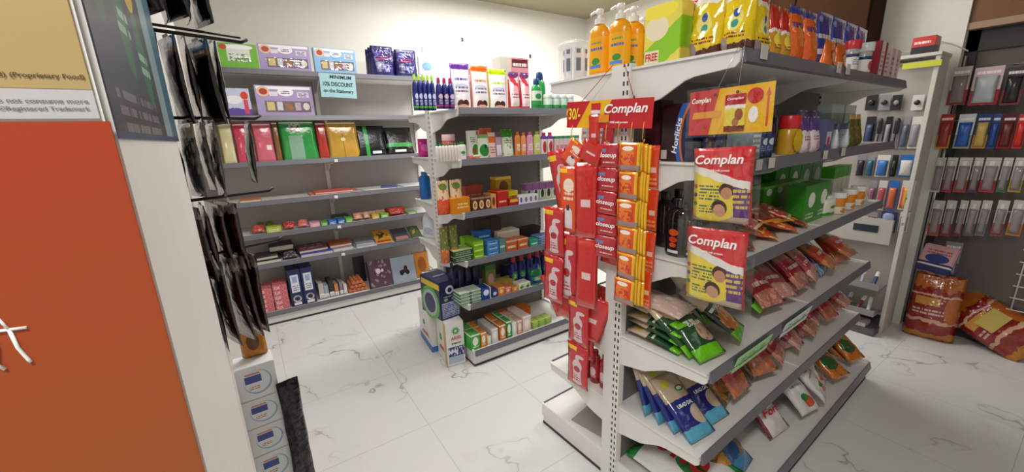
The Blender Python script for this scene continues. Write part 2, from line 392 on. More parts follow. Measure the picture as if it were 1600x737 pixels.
# glazed shopfront behind the hanging goods
g = plain('dark_frame_metal', '3c3a3a', .4, .4)
struct('window_1', boxes('window_1', [(4.06, 4.10, .63, .69, 0, 2.06), (4.06, 4.10, -2.5, .69, 1.93, 2.06), (4.06, 4.10, -2.5, .69, 0, .08), (4.06, 4.1, -.62, -.56, 0, 2.06)], g, .002))
gl = plain('smoky_glass', '8a7f7b', .12, alpha=.45)
struct('window_2', boxes('window_2', [(4.075, 4.085, -.56, .63, .08, 1.93), (4.075, 4.085, -2.5, -.62, .08, 1.93)], gl))
# dark brown cabinet front high on the right wall
t = thing('wall_cabinet', 'dark brown wooden wall cabinet high between the cream walls', 'cabinet',
  [P('body', boxes('body', [(3.72, 3.995, 1.12, 2.05, 1.95, 2.6)], plain('dark_brown_board', '38200f', .85, spec=.15), .003)),
   P('door', boxes('door', [(3.70, 3.72, 1.125, 1.58, 1.96, 2.59)], plain('dark_brown_board', '38200f', .85, spec=.15), .002), kids=[P('handle', boxes('handle', [(3.685, 3.70, 1.5, 1.52, 2.1, 2.2)], STEEL))]),
   P('door', boxes('door', [(3.70, 3.72, 1.59, 2.045, 1.96, 2.59)], plain('dark_brown_board', '38200f', .85, spec=.15), .002), kids=[P('handle', boxes('handle', [(3.685, 3.70, 1.65, 1.67, 2.1, 2.2)], STEEL))])])
# wall sockets on the back wall
for px, py, lab in ((728, 62, 'small white wall socket on the back wall above the pink packs, left'), (828, 88, 'small white wall socket on the back wall right of the pink packs')):
    s = solve('W', (0, 4.17, 1.5), (1, 0, 0), px=px); z = Zt('W', s, 4.17, py)
    tag(put(thing('wall_socket', lab, 'socket', [P('plate', boxes('plate', [(-.045, .045, -.012, 0, -.045, .045)], PAPERW, .003)), P('switch', boxes('switch', [(.005, .03, -.018, -.012, -.02, .02)], DARK, .002))]), 'W', s, 4.17, z), lab, 'socket')

# ================================================================== SHELF UNITS
def slot_mat():
    m, nt, b = nodes('slotted_white_upright')
    tc = N(nt, 'ShaderNodeTexCoord'); sp = N(nt, 'ShaderNodeSeparateXYZ'); nt.links.new(tc.outputs['Object'], sp.inputs[0])
    fz = mth(nt, 'FRACT', mth(nt, 'DIVIDE', sp.outputs[2], .03)); st = mth(nt, 'LESS_THAN', fz, .5)
    c1 = mth(nt, 'COMPARE', mth(nt, 'ABSOLUTE', mth(nt, 'ADD', sp.outputs[1], .008)), .008, .0035)
    f = mth(nt, 'MULTIPLY', st, c1)
    nt.links.new(mix(nt, f, lin('e6e4e0'), lin('2b2928')), b.inputs['Base Color']); b.inputs['Roughness'].default_value = .4; return m
SLOT = slot_mat()
def bracket_mesh(D, s, big=1):
    """sheet steel bracket: straight top, thin nose, stepping down to the upright"""
    poly = [(0, 0), (s*D, 0), (s*D, -.03), (s*(D-.012), -.042), (s*D*.66, -.052), (s*D*.58, -.06), (s*D*.36, -.105*big), (s*.02, -.13*big), (0, -.13*big)]
    a = prism('bracket', poly, 'x', -.004, .004, WHITE, .001)
    b = boxes('fold', [(-.012, .004, min(0, s*D), max(0, s*D), -.003, .004)], WHITE)
    return join('bracket', [a, b])
def shelf_parts(L, D, s, x0=0, base=False, rail=RAIL, nbay=1):
    """one shelf board with its rail and brackets; local z 0 is the board's top"""
    y0, y1 = sorted((0, s*D))
    kids = []
    r0, r1 = sorted((s*D, s*(D+.012)))
    # angled price rail
    rl = prism('price_rail', [(s*D, .008), (s*(D+.004), .008), (s*(D+.014), -.03), (s*(D+.002), -.034), (s*D, -.03)], 'x', x0+.006, x0+L-.006, rail, .0008)
    kids.append(P('price_rail', rl))
    if not base:
        for k in range(nbay+1): kids.append(P('bracket', bracket_mesh(D, s), (x0+L/nbay*k, 0, 0)))
    me = boxes('shelf_board', [(x0+.006, x0+L-.006, y0, y1, -.022, 0)], WHITE, .001)
    return me, kids
def unit(name, label, fr, L, nbay, H, sides, x0=0, panel=GREYW, rail=RAIL, base_t=.1):
    o = Ob(name, None); tag(o, label, 'shelving'); o.location = Wp(fr, 0, 0, 0); o.rotation_euler = (0, 0, FRM[fr][2])
    bw = L/nbay
    for k in range(nbay+1):
        Ob('upright', boxes('upright', [(-.016, .016, -.026, .055, 0, H)], SLOT, .001), o, (x0+k*bw, 0, 0))
    for k in range(nbay):
        Ob('back_panel', boxes('back_panel', [(x0+k*bw+.016, x0+(k+1)*bw-.016, -.012, .012, base_t, H-.03)], panel), o)
    for s, D, zs, Db in sides:
        for z in zs:
            me, kids = shelf_parts(L, D, s, x0, nbay=nbay, rail=rail)
            b = Ob('shelf', me, o, (0, 0, z))
            for kn in kids: Ob(kn[0], kn[1], b, kn[2], kn[3])
        if Db is None: continue
        me, kids = shelf_parts(L, Db, s, x0, base=True, rail=rail)
        b = Ob('base_shelf', me, o, (0, 0, base_t+.01))
        for kn in kids: Ob(kn[0], kn[1], b, kn[2], kn[3])
        y0, y1 = sorted((s*.0, s*(Db-.006)))
        Ob('plinth', boxes('plinth', [(x0, x0+L, y0, y1, .012, base_t-.012)], WHITE, .003), o)
        Ob('plinth_gasket', boxes('plinth_gasket', [(x0-.002, x0+L+.002, y0-.002, y1+.002, 0, .014)], plain('dark_rubber', '38363a', .6)), o)
        ye = [0, s*Db]; ye.sort()
        for xx in (x0, x0+L): Ob('base_side_rim', boxes('base_side_rim', [(xx-.006, xx+.006, ye[0], ye[1], .05, base_t+.022)], WHITE, .002), o)
    return o
FRM['S'] = (.0072, 3.7394+.40, -.0181)
ZA = [1.7015, 1.3974, 1.0785, .7216, .3973]
ZB = [1.6591, 1.3646, 1.0456, .7358, .4392]
ZS = [2.0426, 1.7041, 1.3573, 1.0496, .7832, .5295]
unit('gondola_shelving', 'white double-sided shelving unit in the foreground holding snack packs and hanging strips', 'A', 1.775, 2, 1.72, [(-1, .37, ZA, .46), (1, .385, ZA[:1], None), (1, .40, ZA[1:], .475)], panel=plain('panel_dark_grey', '7f7876', .55))
unit('gondola_shelving', 'white double-sided shelving unit in the aisle holding detergents and soaps', 'B', .9, 1, 1.68, [(-1, .41, ZB, .43), (1, .41, ZB, .43)], panel=plain('panel_dark_grey', '7f7876', .55))
unit('wall_shelving', 'long grey shelving unit with stationery along the back wall', 'S', 2.7, 3, 2.07, [(-1, .40, ZS, .41)], x0=-1.17)

# ================================================================== STATIONERY SHELVES (back wall)
FS = -.385
def giftbox(bg, dark, name):
    return art(name, bg, [('r', .03, .97, .88, .97, 'ffffff'), ('e', .14, .8, .11, .16, 'f3c7a8'), ('e', .14, .8, .07, .1, 'b5473a'), ('e', .52, .8, .14, .14, 'fbf6fb'), ('t', .44, .6, .74, .86, 2, dark),
        ('r', .24, .38, .66, .8, 'efe3ea'), ('r', .72, .93, .62, .8, 'e6dfee'), ('t', .74, .9, .64, .78, 3, dark), ('r', .14, .94, .14, .5, '7b6c78'), ('r', .17, .3, .2, .47, 'e9d38d'), ('r', .34, .44, .2, .48, 'dfe3ea'),
        ('r', .48, .62, .2, .44, 'a8754f'), ('r', .66, .76, .2, .46, 'cdb6c9'), ('e', .86, .33, .06, .12, 'f5ece4')], .35)
T_ = 'standing on the top shelf at the back wall'
row('S', FS, ZS[0], 345, 408, 68, 1, mk_carton(art('green_gift_print', '79c043', [('r', .2, .8, .3, .85, 'f0f4ec'), ('e', .5, .86, .4, .1, 'ffffff'), ('s', .25, .75, .3, .6, '6f9f50', 9), ('e', .12, .85, .1, .1, 'c94f3e')], .3), win=(-.3, .3, .28, .8)), 'gift_box', 'lime green baby gift box with window '+T_, 'box', d=.07)
row('S', FS, ZS[0], 406, 490, 70, 1, mk_carton(giftbox('b3a0cf', '6a4f8e', 'lilac_gift_print'), win=(-.38, .44, .12, .52)), 'gift_box', 'lilac baby gift set box on the top shelf left of the blue one', 'box', d=.07)
row('S', FS, ZS[0], 492, 560, 76, 1, mk_carton(giftbox('8fc0e6', '3c6fa0', 'blue_gift_print'), win=(-.38, .44, .12, .52)), 'gift_box', 'light blue baby gift set box above the discount notice', 'box', d=.07)
NAVYP = art('navy_diaper_print', '2a2363', [('s', .25, .75, .15, .4, '8f90c0', 6), ('t', .25, .75, .55, .7, 2, 'b33a5c'), ('e', .3, .75, .15, .08, '4a459a')], .15, .9, coat=.6)
row('S', FS, ZS[0], 585, 618, 71, 1, mk_pouch(NAVYP), 'refill_pouch', 'glossy navy pouch, left cluster on the top stationery shelf', 'pouch', 'navy pouches in left cluster', d=.08, deep=3, gap=1.1)
row('S', FS, ZS[0], 622, 653, 77, 1, mk_pouch(NAVYP), 'refill_pouch', 'glossy navy pouch, right cluster beside the white bottle', 'pouch', 'navy pouches in right cluster', d=.08, deep=3, gap=1.1)
CLEARW = plain('milky_plastic', 'e8eaf0', .3); BLUEC = plain('blue_plastic', '2c62b8', .35)
row('S', FS, ZS[0], 656, 682, 72, 1, mk_bottle(CLEARW, CLEARW, art('baby_label', 'eef0f6', [('e', .5, .5, .3, .3, '7ea3d8'), ('t', .2, .8, .2, .4, 2, '7788aa')]), None, 'round'), 'detergent_bottle', 'white fabric softener bottle at the end of the top stationery shelf', 'bottle', d=.08)
row('S', FS, ZS[1], 352, 397, 138, 1, mk_carton(art('wipes_print', 'cfd6ee', [('b', 0, .28, '6b54a8', .2), ('e', .8, .75, .14, .14, 'e5472f'), ('r', .74, .9, .1, .6, 'e0506a'), ('e', .4, .6, .3, .15, 'f6f8ff')], .3)), 'gift_box', 'pale violet box with red ball print on second shelf, far left', 'box', d=.08)
row('S', FS, ZS[1], 402, 495, 134, 1, mk_carton(giftbox('b3a0cf', '6a4f8e', 'lilac_gift_print'), win=(-.38, .44, .12, .52)), 'gift_box', 'lilac baby gift set box alone on the second stationery shelf', 'box', d=.07)
# folders, leaning back
def folder(col, accent=None, layers=()):
    return art('folder_'+col, col, list(layers)+[('r', .05, .95, .93, .96, 'ffffff')], .15, .25, coat=.8)
L3 = .18
row('S', FS, ZS[2], 350, 372, 190, 1, mk_pouch(folder('d9cfa0', layers=[('r', 0, .12, 0, 1, 'c9b340')]), 'pillow', wob=.02), 'plastic_folder', 'beige document folder with yellow edge behind the hanging pouches', 'folder', d=.02, lean=-L3)
row('S', FS, ZS[2], 374, 402, 190, 1, mk_pouch(folder('d64562'), 'pillow', wob=.05), 'plastic_folder', 'pink plastic folder in film, left one', 'folder', d=.025, lean=-L3, gap=1.08)
row('S', FS, ZS[2], 404, 432, 190, 1, mk_pouch(folder('da6a7c', layers=[('r', .6, .85, .3, .42, 'f4e8e8')]), 'pillow', wob=.05), 'plastic_folder', 'pink plastic folder with price sticker, right one', 'folder', d=.025, lean=-L3, gap=1.08)
row('S', FS, ZS[2], 434, 442, 188, 1, mk_pouch(folder('8a5b2a'), 'pillow', wob=.02), 'plastic_folder', 'thin brown folder left of the green folders', 'folder', d=.02, lean=-L3, w=.04)
row('S', FS, ZS[2], 444, 499, 187, 1, mk_pouch(folder('2f9a45', layers=[('r', .25, .62, 0, .62, '8fb9a0'), ('r', .3, .6, .7, .95, 'b9c2bb'), ('s', .3, .6, .7, .95, '6f5548', 14)]), 'pillow', wob=.03), 'plastic_folder', 'green plastic folder with grey panel in film', 'folder', d=.03, lean=-L3, gap=1.05)
row('S', FS, ZS[2], 501, 516, 189, 1, mk_pouch(folder('b5342c'), 'pillow', wob=.02), 'plastic_folder', 'narrow red folder left of the ochre folder', 'folder', d=.03, lean=-L3, gap=1.05)
row('S', FS, ZS[2], 517, 564, 188, 1, mk_pouch(folder('c89a3c', layers=[('r', .49, .51, 0, 1, '8f6a20'), ('e', .5, .5, .07, .05, 'f2e6c0')]), 'pillow', wob=.03), 'plastic_folder', 'ochre yellow button folder on the third shelf', 'folder', d=.03, lean=-L3, gap=1.05)
BK = art('black_green_file', '17181b', [('b', .28, .42, '38a04c', 0, 0), ('r', .3, .7, .1, .18, 'e6e6e6')], .25, .3)
BKX = art('black_band_file', '17181b', [('r', .3, .42, 0, 1, '3aa64f'), ('r', .5, .8, .08, .16, 'e6e6e6')], .25, .3)
row('S', FS, ZS[2], 562, 606, 194, 1, mk_pouch(BKX, 'pillow', wob=.02), 'ring_file', 'black file with green strap on third shelf, left one', 'folder', d=.035, lean=-.3, gap=1.08)
row('S', FS, ZS[2], 608, 648, 196, 1, mk_pouch(BK, 'pillow', wob=.02), 'ring_file', 'black file with green strap on third shelf, right one', 'folder', d=.035, lean=-.35, gap=1.08)

# flat paper and books: (px0, px1, height, depth, colour, label, twist)
def flat(fr, v, z, px0, px1, h, d, mat, name, label, cat, twist=0, book=True, dz=.001):
    row(fr, v, z, px0, px1, 0, 1, mk_book(mat) if book else mk_carton(mat, bev=.001), name, label, cat, d=d, h=h, twist=twist, jit=.02, dz=dz)
def cov(col, layers=()): return art('cover_'+col+'_flat', col, layers, .35)
flat('S', FS, ZS[3], 374, 410, .02, .2, cov('c8743f'), 'paper_pack', 'flat orange paper pack at the left end of fourth shelf', 'paper')
flat('S', FS, ZS[3], 484, 562, .012, .26, cov('d88a70'), 'paper_pack', 'salmon card stack with curled edges on the fourth shelf', 'paper')
flat('S', FS+.01, ZS[3], 492, 554, .012, .24, cov('e06a5a'), 'paper_pack', 'red card sheets lying on the salmon stack', 'paper', dz=.014)
flat('S', FS, ZS[3], 566, 606, .01, .26, cov('d9dbe0'), 'paper_pack', 'white paper sheaf on the fourth shelf beside the salmon stack', 'paper', .2)
flat('S', FS+.02, ZS[3], 600, 626, .012, .22, cov('5468a8'), 'paper_pack', 'blue edged paper sheaf leaning among white sheets', 'paper', -.3)
flat('S', FS, ZS[3], 630, 652, .012, .26, cov('dfe2e8'), 'paper_pack', 'white paper sheaf at the right end of fourth shelf', 'paper', .1)
misc = [(394, 416, .03, 'c33a35', 'red candy striped pack', 'v'), (417, 441, .035, 'b8c63c', 'yellow green pack', 0), (443, 465, .03, 'b9322f', 'crimson pack', 'v'), (466, 484, .03, 'd9756a', 'salmon pack', 'v'),
        (485, 501, .03, 'e39ab4', 'pink eraser pack', 0), (502, 513, .025, '62b04a', 'green eraser pack', 0), (514, 527, .03, '3b6fc4', 'blue pack', 0), (528, 540, .03, '2f62b5', 'darker blue pack', 0),
        (541, 552, .03, '6dbb3f', 'bright green pack', 0), (554, 569, .03, 'd98f70', 'peach pack', 'v'), (570, 581, .03, 'dba38e', 'pale peach pack', 'v'), (582, 594, .03, 'cfae3a', 'gold pack', 0), (595, 608, .03, '79b93c', 'leaf green pack', 0), (610, 634, .03, 'bd2f2b', 'red sweet pack', 'v'), (637, 652, .02, '7fa86a', 'flat green pack', 0)]
for a, b, h, c, l, v in misc:
    mt = art('eraser_print_'+c, c, [('v', 'f3e6df', 9, .25)] if v else [('t', .15, .85, .2, .8, 2, 'f4f4ee')], .3)
    row('S', FS, ZS[4], a, b, 0, 1, mk_carton(mt) if not v else mk_pouch(mt, 'pillow', wob=.1), 'eraser_pack', 'small '+l+' on the fifth stationery shelf', 'pack', d=.09 if not v else .05, h=h*1.35 if not v else .1, lean=0 if not v else -1.2, dz=.001 if not v else .022)
row('S', FS+.12, ZS[4], 402, 430, 0, 2, mk_pouch(art('leafy_pack', '6d8a3c', [('v', '3f5a24', 7, .3)], .3), 'pillow', wob=.1), 'pencil_pack', 'leafy green pack lying behind small packs on fifth shelf', 'pack', 'leafy green packs', d=.04, h=.12, lean=-1.3, dz=.03)
row('S', FS+.12, ZS[4], 520, 546, 0, 1, mk_carton(art('black_tin', '26302c', [('t', .1, .9, .2, .8, 3, '7ba36a')], .3)), 'pencil_box', 'black pencil tin behind blue packs on fifth shelf', 'box', d=.09, h=.06)
row('S', FS+.1, ZS[4], 560, 602, 0, 3, mk_carton(art('stripe_pens', 'c9a58c', [('v', '7d3a2f', 8, .3)], .4)), 'pencil_box', 'patterned pencil box behind peach packs', 'box', 'patterned pencil boxes', d=.08, h=.06)
row('S', FS+.08, ZS[4], 606, 634, 0, 1, mk_carton(art('red_sweet_box', 'b52f27', [('v', 'e08a3a', 6, .3)], .4)), 'pencil_box', 'red pencil box behind the red sweet pack', 'box', d=.1, h=.065)
flat('S', FS, ZS[5], 398, 442, .03, .22, cov('2b2a2d'), 'notebook', 'black notebook stack at the left of sixth shelf', 'book')
flat('S', FS+.03, ZS[5], 400, 436, .025, .2, cov('3a3638'), 'notebook', 'charcoal notebook lying on the black one', 'book', .06, dz=.032)
flat('S', FS+.14, ZS[5], 422, 462, .05, .2, cov('1e1c1d'), 'notebook', 'thick black notebook stack behind the filmed pack', 'book', dz=.06)
row('S', FS, ZS[5], 443, 468, 0, 1, mk_pouch(art('silver_pack', '55555a', [('v', 'c9c9cc', 5, .3)], .15, .8), 'pillow', wob=.12), 'pen_pack', 'black and silver film pack on the sixth shelf', 'pack', d=.04, h=.16, lean=-1.45, dz=.025)
flat('S', FS-.004, ZS[5], 470, 523, .03, .24, cov('2f46b8'), 'notebook', 'royal blue notebook on sixth shelf front', 'book', -.03)
flat('S', FS+.04, ZS[5], 466, 514, .025, .24, cov('74303a', [('s', .1, .9, .2, .8, 'caa09a', 8)]), 'notebook', 'maroon patterned notebook on the blue one', 'book', .05, dz=.032)
flat('S', FS+.02, ZS[5], 520, 553, .03, .24, cov('9aa0ad'), 'notebook', 'grey paperback pile between blue and white books', 'book')
flat('S', FS+.06, ZS[5], 516, 552, .022, .22, cov('c8682c'), 'notebook', 'orange notebook on the grey paperback pile', 'book', dz=.032)
flat('S', FS, ZS[5], 556, 590, .02, .24, cov('b9bfca', [('t', .1, .9, .1, .9, 6, '8892a0')]), 'notebook', 'grey white ruled pad on the sixth shelf', 'book', .05)
flat('S', FS+.02, ZS[5], 558, 588, .016, .22, cov('a5acb8'), 'notebook', 'blue grey pad lying on the ruled pad', 'book', -.05, dz=.022)
row('S', FS, ZS[5], 589, 616, 0, 1, mk_book(cov('d9a33c', [('s', .2, .8, .3, .9, '5a3a2a', 5), ('r', .1, .9, .06, .2, 'c8402f')])), 'childrens_book', 'yellow picture book tilted on the sixth shelf', 'book', d=.2, h=.012, lean=.45, dz=.05)
row('S', FS, ZS[5], 618, 643, 0, 1, mk_book(cov('4a505e', [('r', .1, .9, .05, .3, 'd08f84')])), 'childrens_book', 'slate grey picture book with pink foot on sixth shelf', 'book', d=.2, h=.012, lean=.4, dz=.045)
row('S', FS, ZS[5], 645, 662, 0, 1, mk_book(cov('55663c', [('s', .2, .8, .3, .9, 'c8b06a', 5)])), 'childrens_book', 'olive picture book at the right end of sixth shelf', 'book', d=.2, h=.012, lean=.4, dz=.045)
# base shelf of the stationery unit
ZSB = .11
REDN = art('red_notebook_side', 'cc4654', [('s', 0, 1, 0, 1, 'e9a3a6', 12), ('t', .1, .5, .2, .8, 2, 'f4dcdc')], .5)
row('S', FS, ZSB, 408, 431, 452, 1, mk_carton(REDN), 'notebook_bundle', 'red and pink notebook bundle under the black notebooks, left pile', 'notebook', d=.2, up=5, gap=.99)
row('S', FS, ZSB, 432, 454, 445, 1, mk_carton(REDN), 'notebook_bundle', 'red and pink notebook bundle beside navy files, right pile', 'notebook', d=.2, up=5, gap=.99)
def mk_binder(w, d, h):
    nav = plain('navy_binder', '20285e', .35)
    return [P('case', boxes('case', [(-w/2, w/2, -d/2, d/2, 0, h)], nav, .002)),
            P('spine_label', boxes('spine_label', [(-w*.32, w*.32, -d/2-.0015, -d/2, .38*h, .86*h)], art('spine_print', 'e8eaf2', [('r', .2, .8, .55, .9, 'a9b4dc'), ('t', .15, .85, .1, .45, 3, '4a5288')]))),
            P('finger_ring', lathe('finger_ring', [(w*.3, 0), (w*.34, .001), (w*.3, .003), (w*.22, .003), (w*.2, .001)], STEEL, cap=False), (0, -d/2, .2*h), (PI/2, 0, 0)),
            P('maker_plate', boxes('maker_plate', [(-w*.3, w*.3, -d/2-.0015, -d/2, .03*h, .1*h)], PAPERW))]
row('S', FS, ZSB, 456, 496, 420, 2, mk_binder, 'lever_arch_file', 'navy lever arch file with white spine label on the base shelf', 'binder', d=.26)
bk = [(500, 508, 440, 'c9c5c2', 'silver grey copybook'), (509, 516, 442, 'a9b3bf', 'pale blue copybook'), (517, 524, 436, '3c3a3c', 'charcoal copybook'), (525, 531, 440, 'd98f5a', 'tan copybook'), (532, 537, 437, '8d8f96', 'steel grey copybook'), (538, 543, 440, 'e2dfdc', 'white copybook')]
for a, b, t, c, l in bk:
    row('S', FS+.02, ZSB, a, b, t+6, 1, mk_carton(art('copybook_'+c, c, [('r', 0, 1, 0, .3, 'ffffff'), ('t', .1, .9, .04, .26, 2, '7d7a7a')], .5)), 'copybook', l+' standing on edge right of the navy files', 'book', d=.24, lean=-.1)
ORG = art('floral_pencil_roll', 'c8643a', [('v', 'e8b78a', 5, .35), ('v', '6b2f22', 9, .12)], .55)
row('S', FS+.005, ZSB, 546, 576, 434, 5, mk_bottle(ORG, ORG, None, 1, 'tall'), 'pencil_roll', 'orange floral pencil roll lying on the base shelf', 'pencil roll', 'orange floral rolls', d=.035, h=.2, lean=-1.5, w=.036, jit=.02, dz=.02)
row('S', FS+.005, ZSB, 549, 573, 434, 4, mk_bottle(ORG, ORG, None, 1, 'tall'), 'pencil_roll', 'orange floral pencil roll in upper layer', 'pencil roll', 'orange floral rolls, upper layer', d=.035, h=.2, lean=-1.5, w=.036, jit=.02, dz=.056)
row('S', FS+.005, ZSB, 552, 570, 434, 3, mk_bottle(ORG, ORG, None, 1, 'tall'), 'pencil_roll', 'orange floral pencil roll in top layer', 'pencil roll', 'orange floral rolls, top layer', d=.035, h=.2, lean=-1.5, w=.036, jit=.02, dz=.092)
row('S', FS, ZSB, 578, 616, 408, 1, mk_carton(art('flower_album', '5e4750', [('v', 'a07f8c', 6, .35), ('e', .45, .6, .1, .1, 'e8dce4'), ('e', .62, .6, .06, .06, 'e8dce4'), ('r', 0, .06, 0, 1, '241d20')], .3)), 'photo_album', 'dark album with mauve flowers leaning on the base shelf', 'album', d=.02, lean=-.25)
row('S', FS, ZSB, 615, 653, 402, 1, mk_carton(art('rider_album', '9ba6b5', [('e', .5, .42, .2, .07, '3c2c2c'), ('e', .58, .52, .08, .12, '4a3534'), ('e', .4, .36, .09, .09, '2d2628'), ('e', .64, .36, .09, .09, '2d2628')], .3)), 'photo_album', 'grey blue album with dark motorbike picture on base shelf', 'album', d=.02, lean=-.25)
row('S', FS, ZSB, 650, 676, 395, 1, mk_pouch(art('amber_pad', 'c9812c', [('e', .5, .5, .25, .3, 'a8601c')], .4), 'pillow', wob=.02), 'seat_cushion', 'round cornered amber orange pad beside the motorbike album', 'pad', d=.05, lean=-.25)
row('S', FS+.28, ZSB, 556, 574, 402, 1, mk_carton(art('dark_album', '2d2626', (), .3)), 'photo_album', 'dark brown album behind the flower album', 'album', d=.02, lean=-.15)
# the discount notice hanging from the top price rail
u0, u1 = U('S', -.416, 1.95, 500), U('S', -.416, 1.95, 556); nw = u1-u0; zt = Zt('S', u0, -.416, 114); zb = Zt('S', u0, -.416, 152); nh = zt-zb
n = thing('discount_notice', 'pale blue paper notice offering discount on stationary taped to top shelf rail', 'sign',
  [P('paper', boxes('paper', [(-nw/2, nw/2, -.0006, .0006, -nh/2, nh/2)], plain('pale_blue_paper', 'a9d3dc', .7))),
   P('lettering', text('MINIMUM', nh*.15, BINK, .2, width=nw*.62), (nw*.08, -.0016, nh*.36)),
   P('lettering', text('10% DISCOUNT', nh*.18, BINK, 0, width=nw*.84), (0, -.0016, nh*.06)),
   P('lettering', text('on the Stationary', nh*.2, BINK, 0, width=nw*.84), (0, -.0016, -nh*.24))])
put(n, 'S', (u0+u1)/2, -.418, (zt+zb)/2, .02, 0, .03)
for i, (px, z) in enumerate(((500, ZS[0]), (525, ZS[2]), (525, ZS[3]), (530, ZS[4]), (536, ZS[5]), (549, .11))):
    s = U('S', -.415, z-.012, px)
    tag(put(Ob('price_ticket', boxes('price_ticket', [(-.014, .014, -.001, .001, -.018, .006)], PAPERW)), 'S', s, -.4165, z-.012), 'tiny white price ticket on the '+['top', 'third', 'fourth', 'fifth', 'sixth', 'base'][i]+' stationery shelf rail', 'price tag')

# ================================================================== AISLE UNIT B: detergents and soaps
FB = -.395
LIME = plain('lime_cap', 'a8d62a', .35); MAG = plain('magenta_cap', 'a8205e', .35); NAVYB = plain('navy_bottle', '262a72', .25)
GRN = plain('green_cap', '1f8a3c', .35); WHB = plain('white_bottle', 'eceae6', .3)
CL = art('cleaner_label', '2b2f80', [('e', .5, .75, .35, .18, 'c9d2ee'), ('t', .2, .8, .2, .55, 4, 'd9dff4'), ('b', 0, .14, '5fae3c')], .3)
CLM = art('cleaner_label_magenta', '2b2468', [('e', .5, .75, .35, .18, 'e3c2dc'), ('t', .2, .8, .2, .55, 4, 'd9cff0'), ('b', 0, .14, 'a0307c')], .3)
z = ZB[0]
row('B', FB, z, 686, 713, 121, 3, mk_bottle(NAVYB, MAG, CLM, None, 'harpic', lab=(.06, .5)), 'toilet_cleaner_bottle', 'navy cleaner bottle with magenta cap on aisle top shelf', 'bottle', 'magenta capped cleaner bottles', d=.05, gap=1.0)
row('B', FB+.14, z, 650, 684, 116, 5, mk_bottle(NAVYB, LIME, CL, None, 'harpic', lab=(.06, .5)), 'toilet_cleaner_bottle', 'navy cleaner bottle with lime cap on aisle top shelf', 'bottle', 'lime capped cleaner bottles', d=.05, gap=1.02)
def washpack(top, bot, name):
    return art(name, 'f4f0f2', [('b', .86, 1, top, .05), ('e', .5, .68, .32, .08, 'ffffff'), ('t', .2, .8, .62, .72, 1, top), ('e', .5, .5, .3, .05, 'c7cbe0'), ('t', .2, .8, .36, .52, 2, '7c6f8a'), ('e', .38, .1, .16, .1, '6a3a2c'), ('e', .62, .1, .16, .1, '5a2f26'), ('e', .5, .02, .3, .08, 'e8b79a'), ('r', 0, .08, 0, .9, bot), ('r', .92, 1, 0, .9, bot)], .22, .3)
row('B', FB, z, 711, 740, 97, 1, mk_pouch(washpack('6a3a9a', 'b6a0d8', 'purple_wash_print')), 'washing_powder_pouch', 'white washing powder pouch with purple top', 'pouch', d=.07, gap=1.08)
row('B', FB+.085, z, 735, 748, 106, 1, mk_pouch(washpack('e0562a', 'e0562a', 'red_wash_print')), 'washing_powder_pouch', 'narrow red edged pouch behind the orange topped pouch', 'pouch', d=.06, w=.08)
row('B', FB, z, 742, 768, 101, 1, mk_pouch(washpack('e86a20', 'efa27a', 'orange_wash_print')), 'washing_powder_pouch', 'white washing powder pouch with orange top', 'pouch', d=.07, gap=1.08)
row('B', FB, z, 769, 796, 107, 1, mk_pouch(washpack('b6d820', 'd8e070', 'lime_wash_print')), 'washing_powder_pouch', 'white washing powder pouch with lime top', 'pouch', d=.07, gap=1.08)
row('B', FB+.12, z, 783, 828, 90, 1, mk_carton(art('pink_carton_print', 'd9d2c6', [('r', .38, 1, 0, 1, 'e39aa6'), ('r', .42, .97, .82, .97, '6b2a30'), ('t', .45, .95, .84, .95, 1, 'f4e8e8')], .35)), 'soap_carton', 'tall grey and pink carton behind the pink pouches', 'box', d=.1)
row('B', FB, z, 799, 833, 112, 2, mk_pouch(art('pink_wash_print', 'f0e2e4', [('b', .62, .86, 'd8384a', .2, .5), ('e', .6, .5, .25, .14, 'f1b0bb'), ('t', .2, .8, .3, .45, 2, '9a3a48'), ('r', 0, .1, 0, .8, 'c8303c'), ('b', 0, .08, 'c8303c'), ('e', .5, .97, .5, .14, '6b3a6a')], .22, .3)), 'washing_powder_pouch', 'pink and red washing powder pouch by the green bottles', 'pouch', d=.07)
GB = plain('green_bottle', '2f9a4c', .2)
row('B', FB, z, 834, 850, 122, 1, mk_bottle(GB, plain('navy_cap', '1d3f70', .3), art('green_bottle_label', 'd9ead8', [('e', .5, .6, .3, .2, '2f9a4c'), ('r', 0, 1, 0, .3, '2f9a4c')]), None, 'harpic'), 'dish_soap_bottle', 'green dish soap bottle with navy cap, in front', 'bottle', d=.05)
row('B', FB+.08, z, 838, 856, 112, 1, mk_bottle(GB, plain('navy_cap', '1d3f70', .3), None, None, 'harpic'), 'dish_soap_bottle', 'green dish soap bottle with navy cap, behind the other', 'bottle', d=.05)
row('B', FB, z, 853, 898, 148, 4, mk_bottle(art('clear_green_jar', 'c3dccb', [('b', 0, .4, '3a9a58')], .2), plain('clear_lid', 'dfe6e2', .2), None, 1, 'jar'), 'dish_gel_jar', 'small clear jar of green gel on the aisle top shelf', 'jar', 'green gel jars', d=.04)
z = ZB[1]
row('B', FB, z, 683, 721, 224, 8, mk_bottle(plain('pinkish_white_tube', 'f1e6e2', .3), GRN, None, 1, 'tall'), 'lotion_bottle', 'slim white bottle with green cap on second aisle shelf', 'bottle', 'slim green capped bottles', d=.02, gap=1.0)
row('B', FB+.1, z, 696, 716, 210, 1, mk_bottle(plain('rose_jar', 'd86a72', .25), plain('clear_pink_lid', 'f1c8c8', .2), None, 1, 'jar'), 'cream_jar', 'round rose pink jar behind the slim white bottles', 'jar', d=.06)
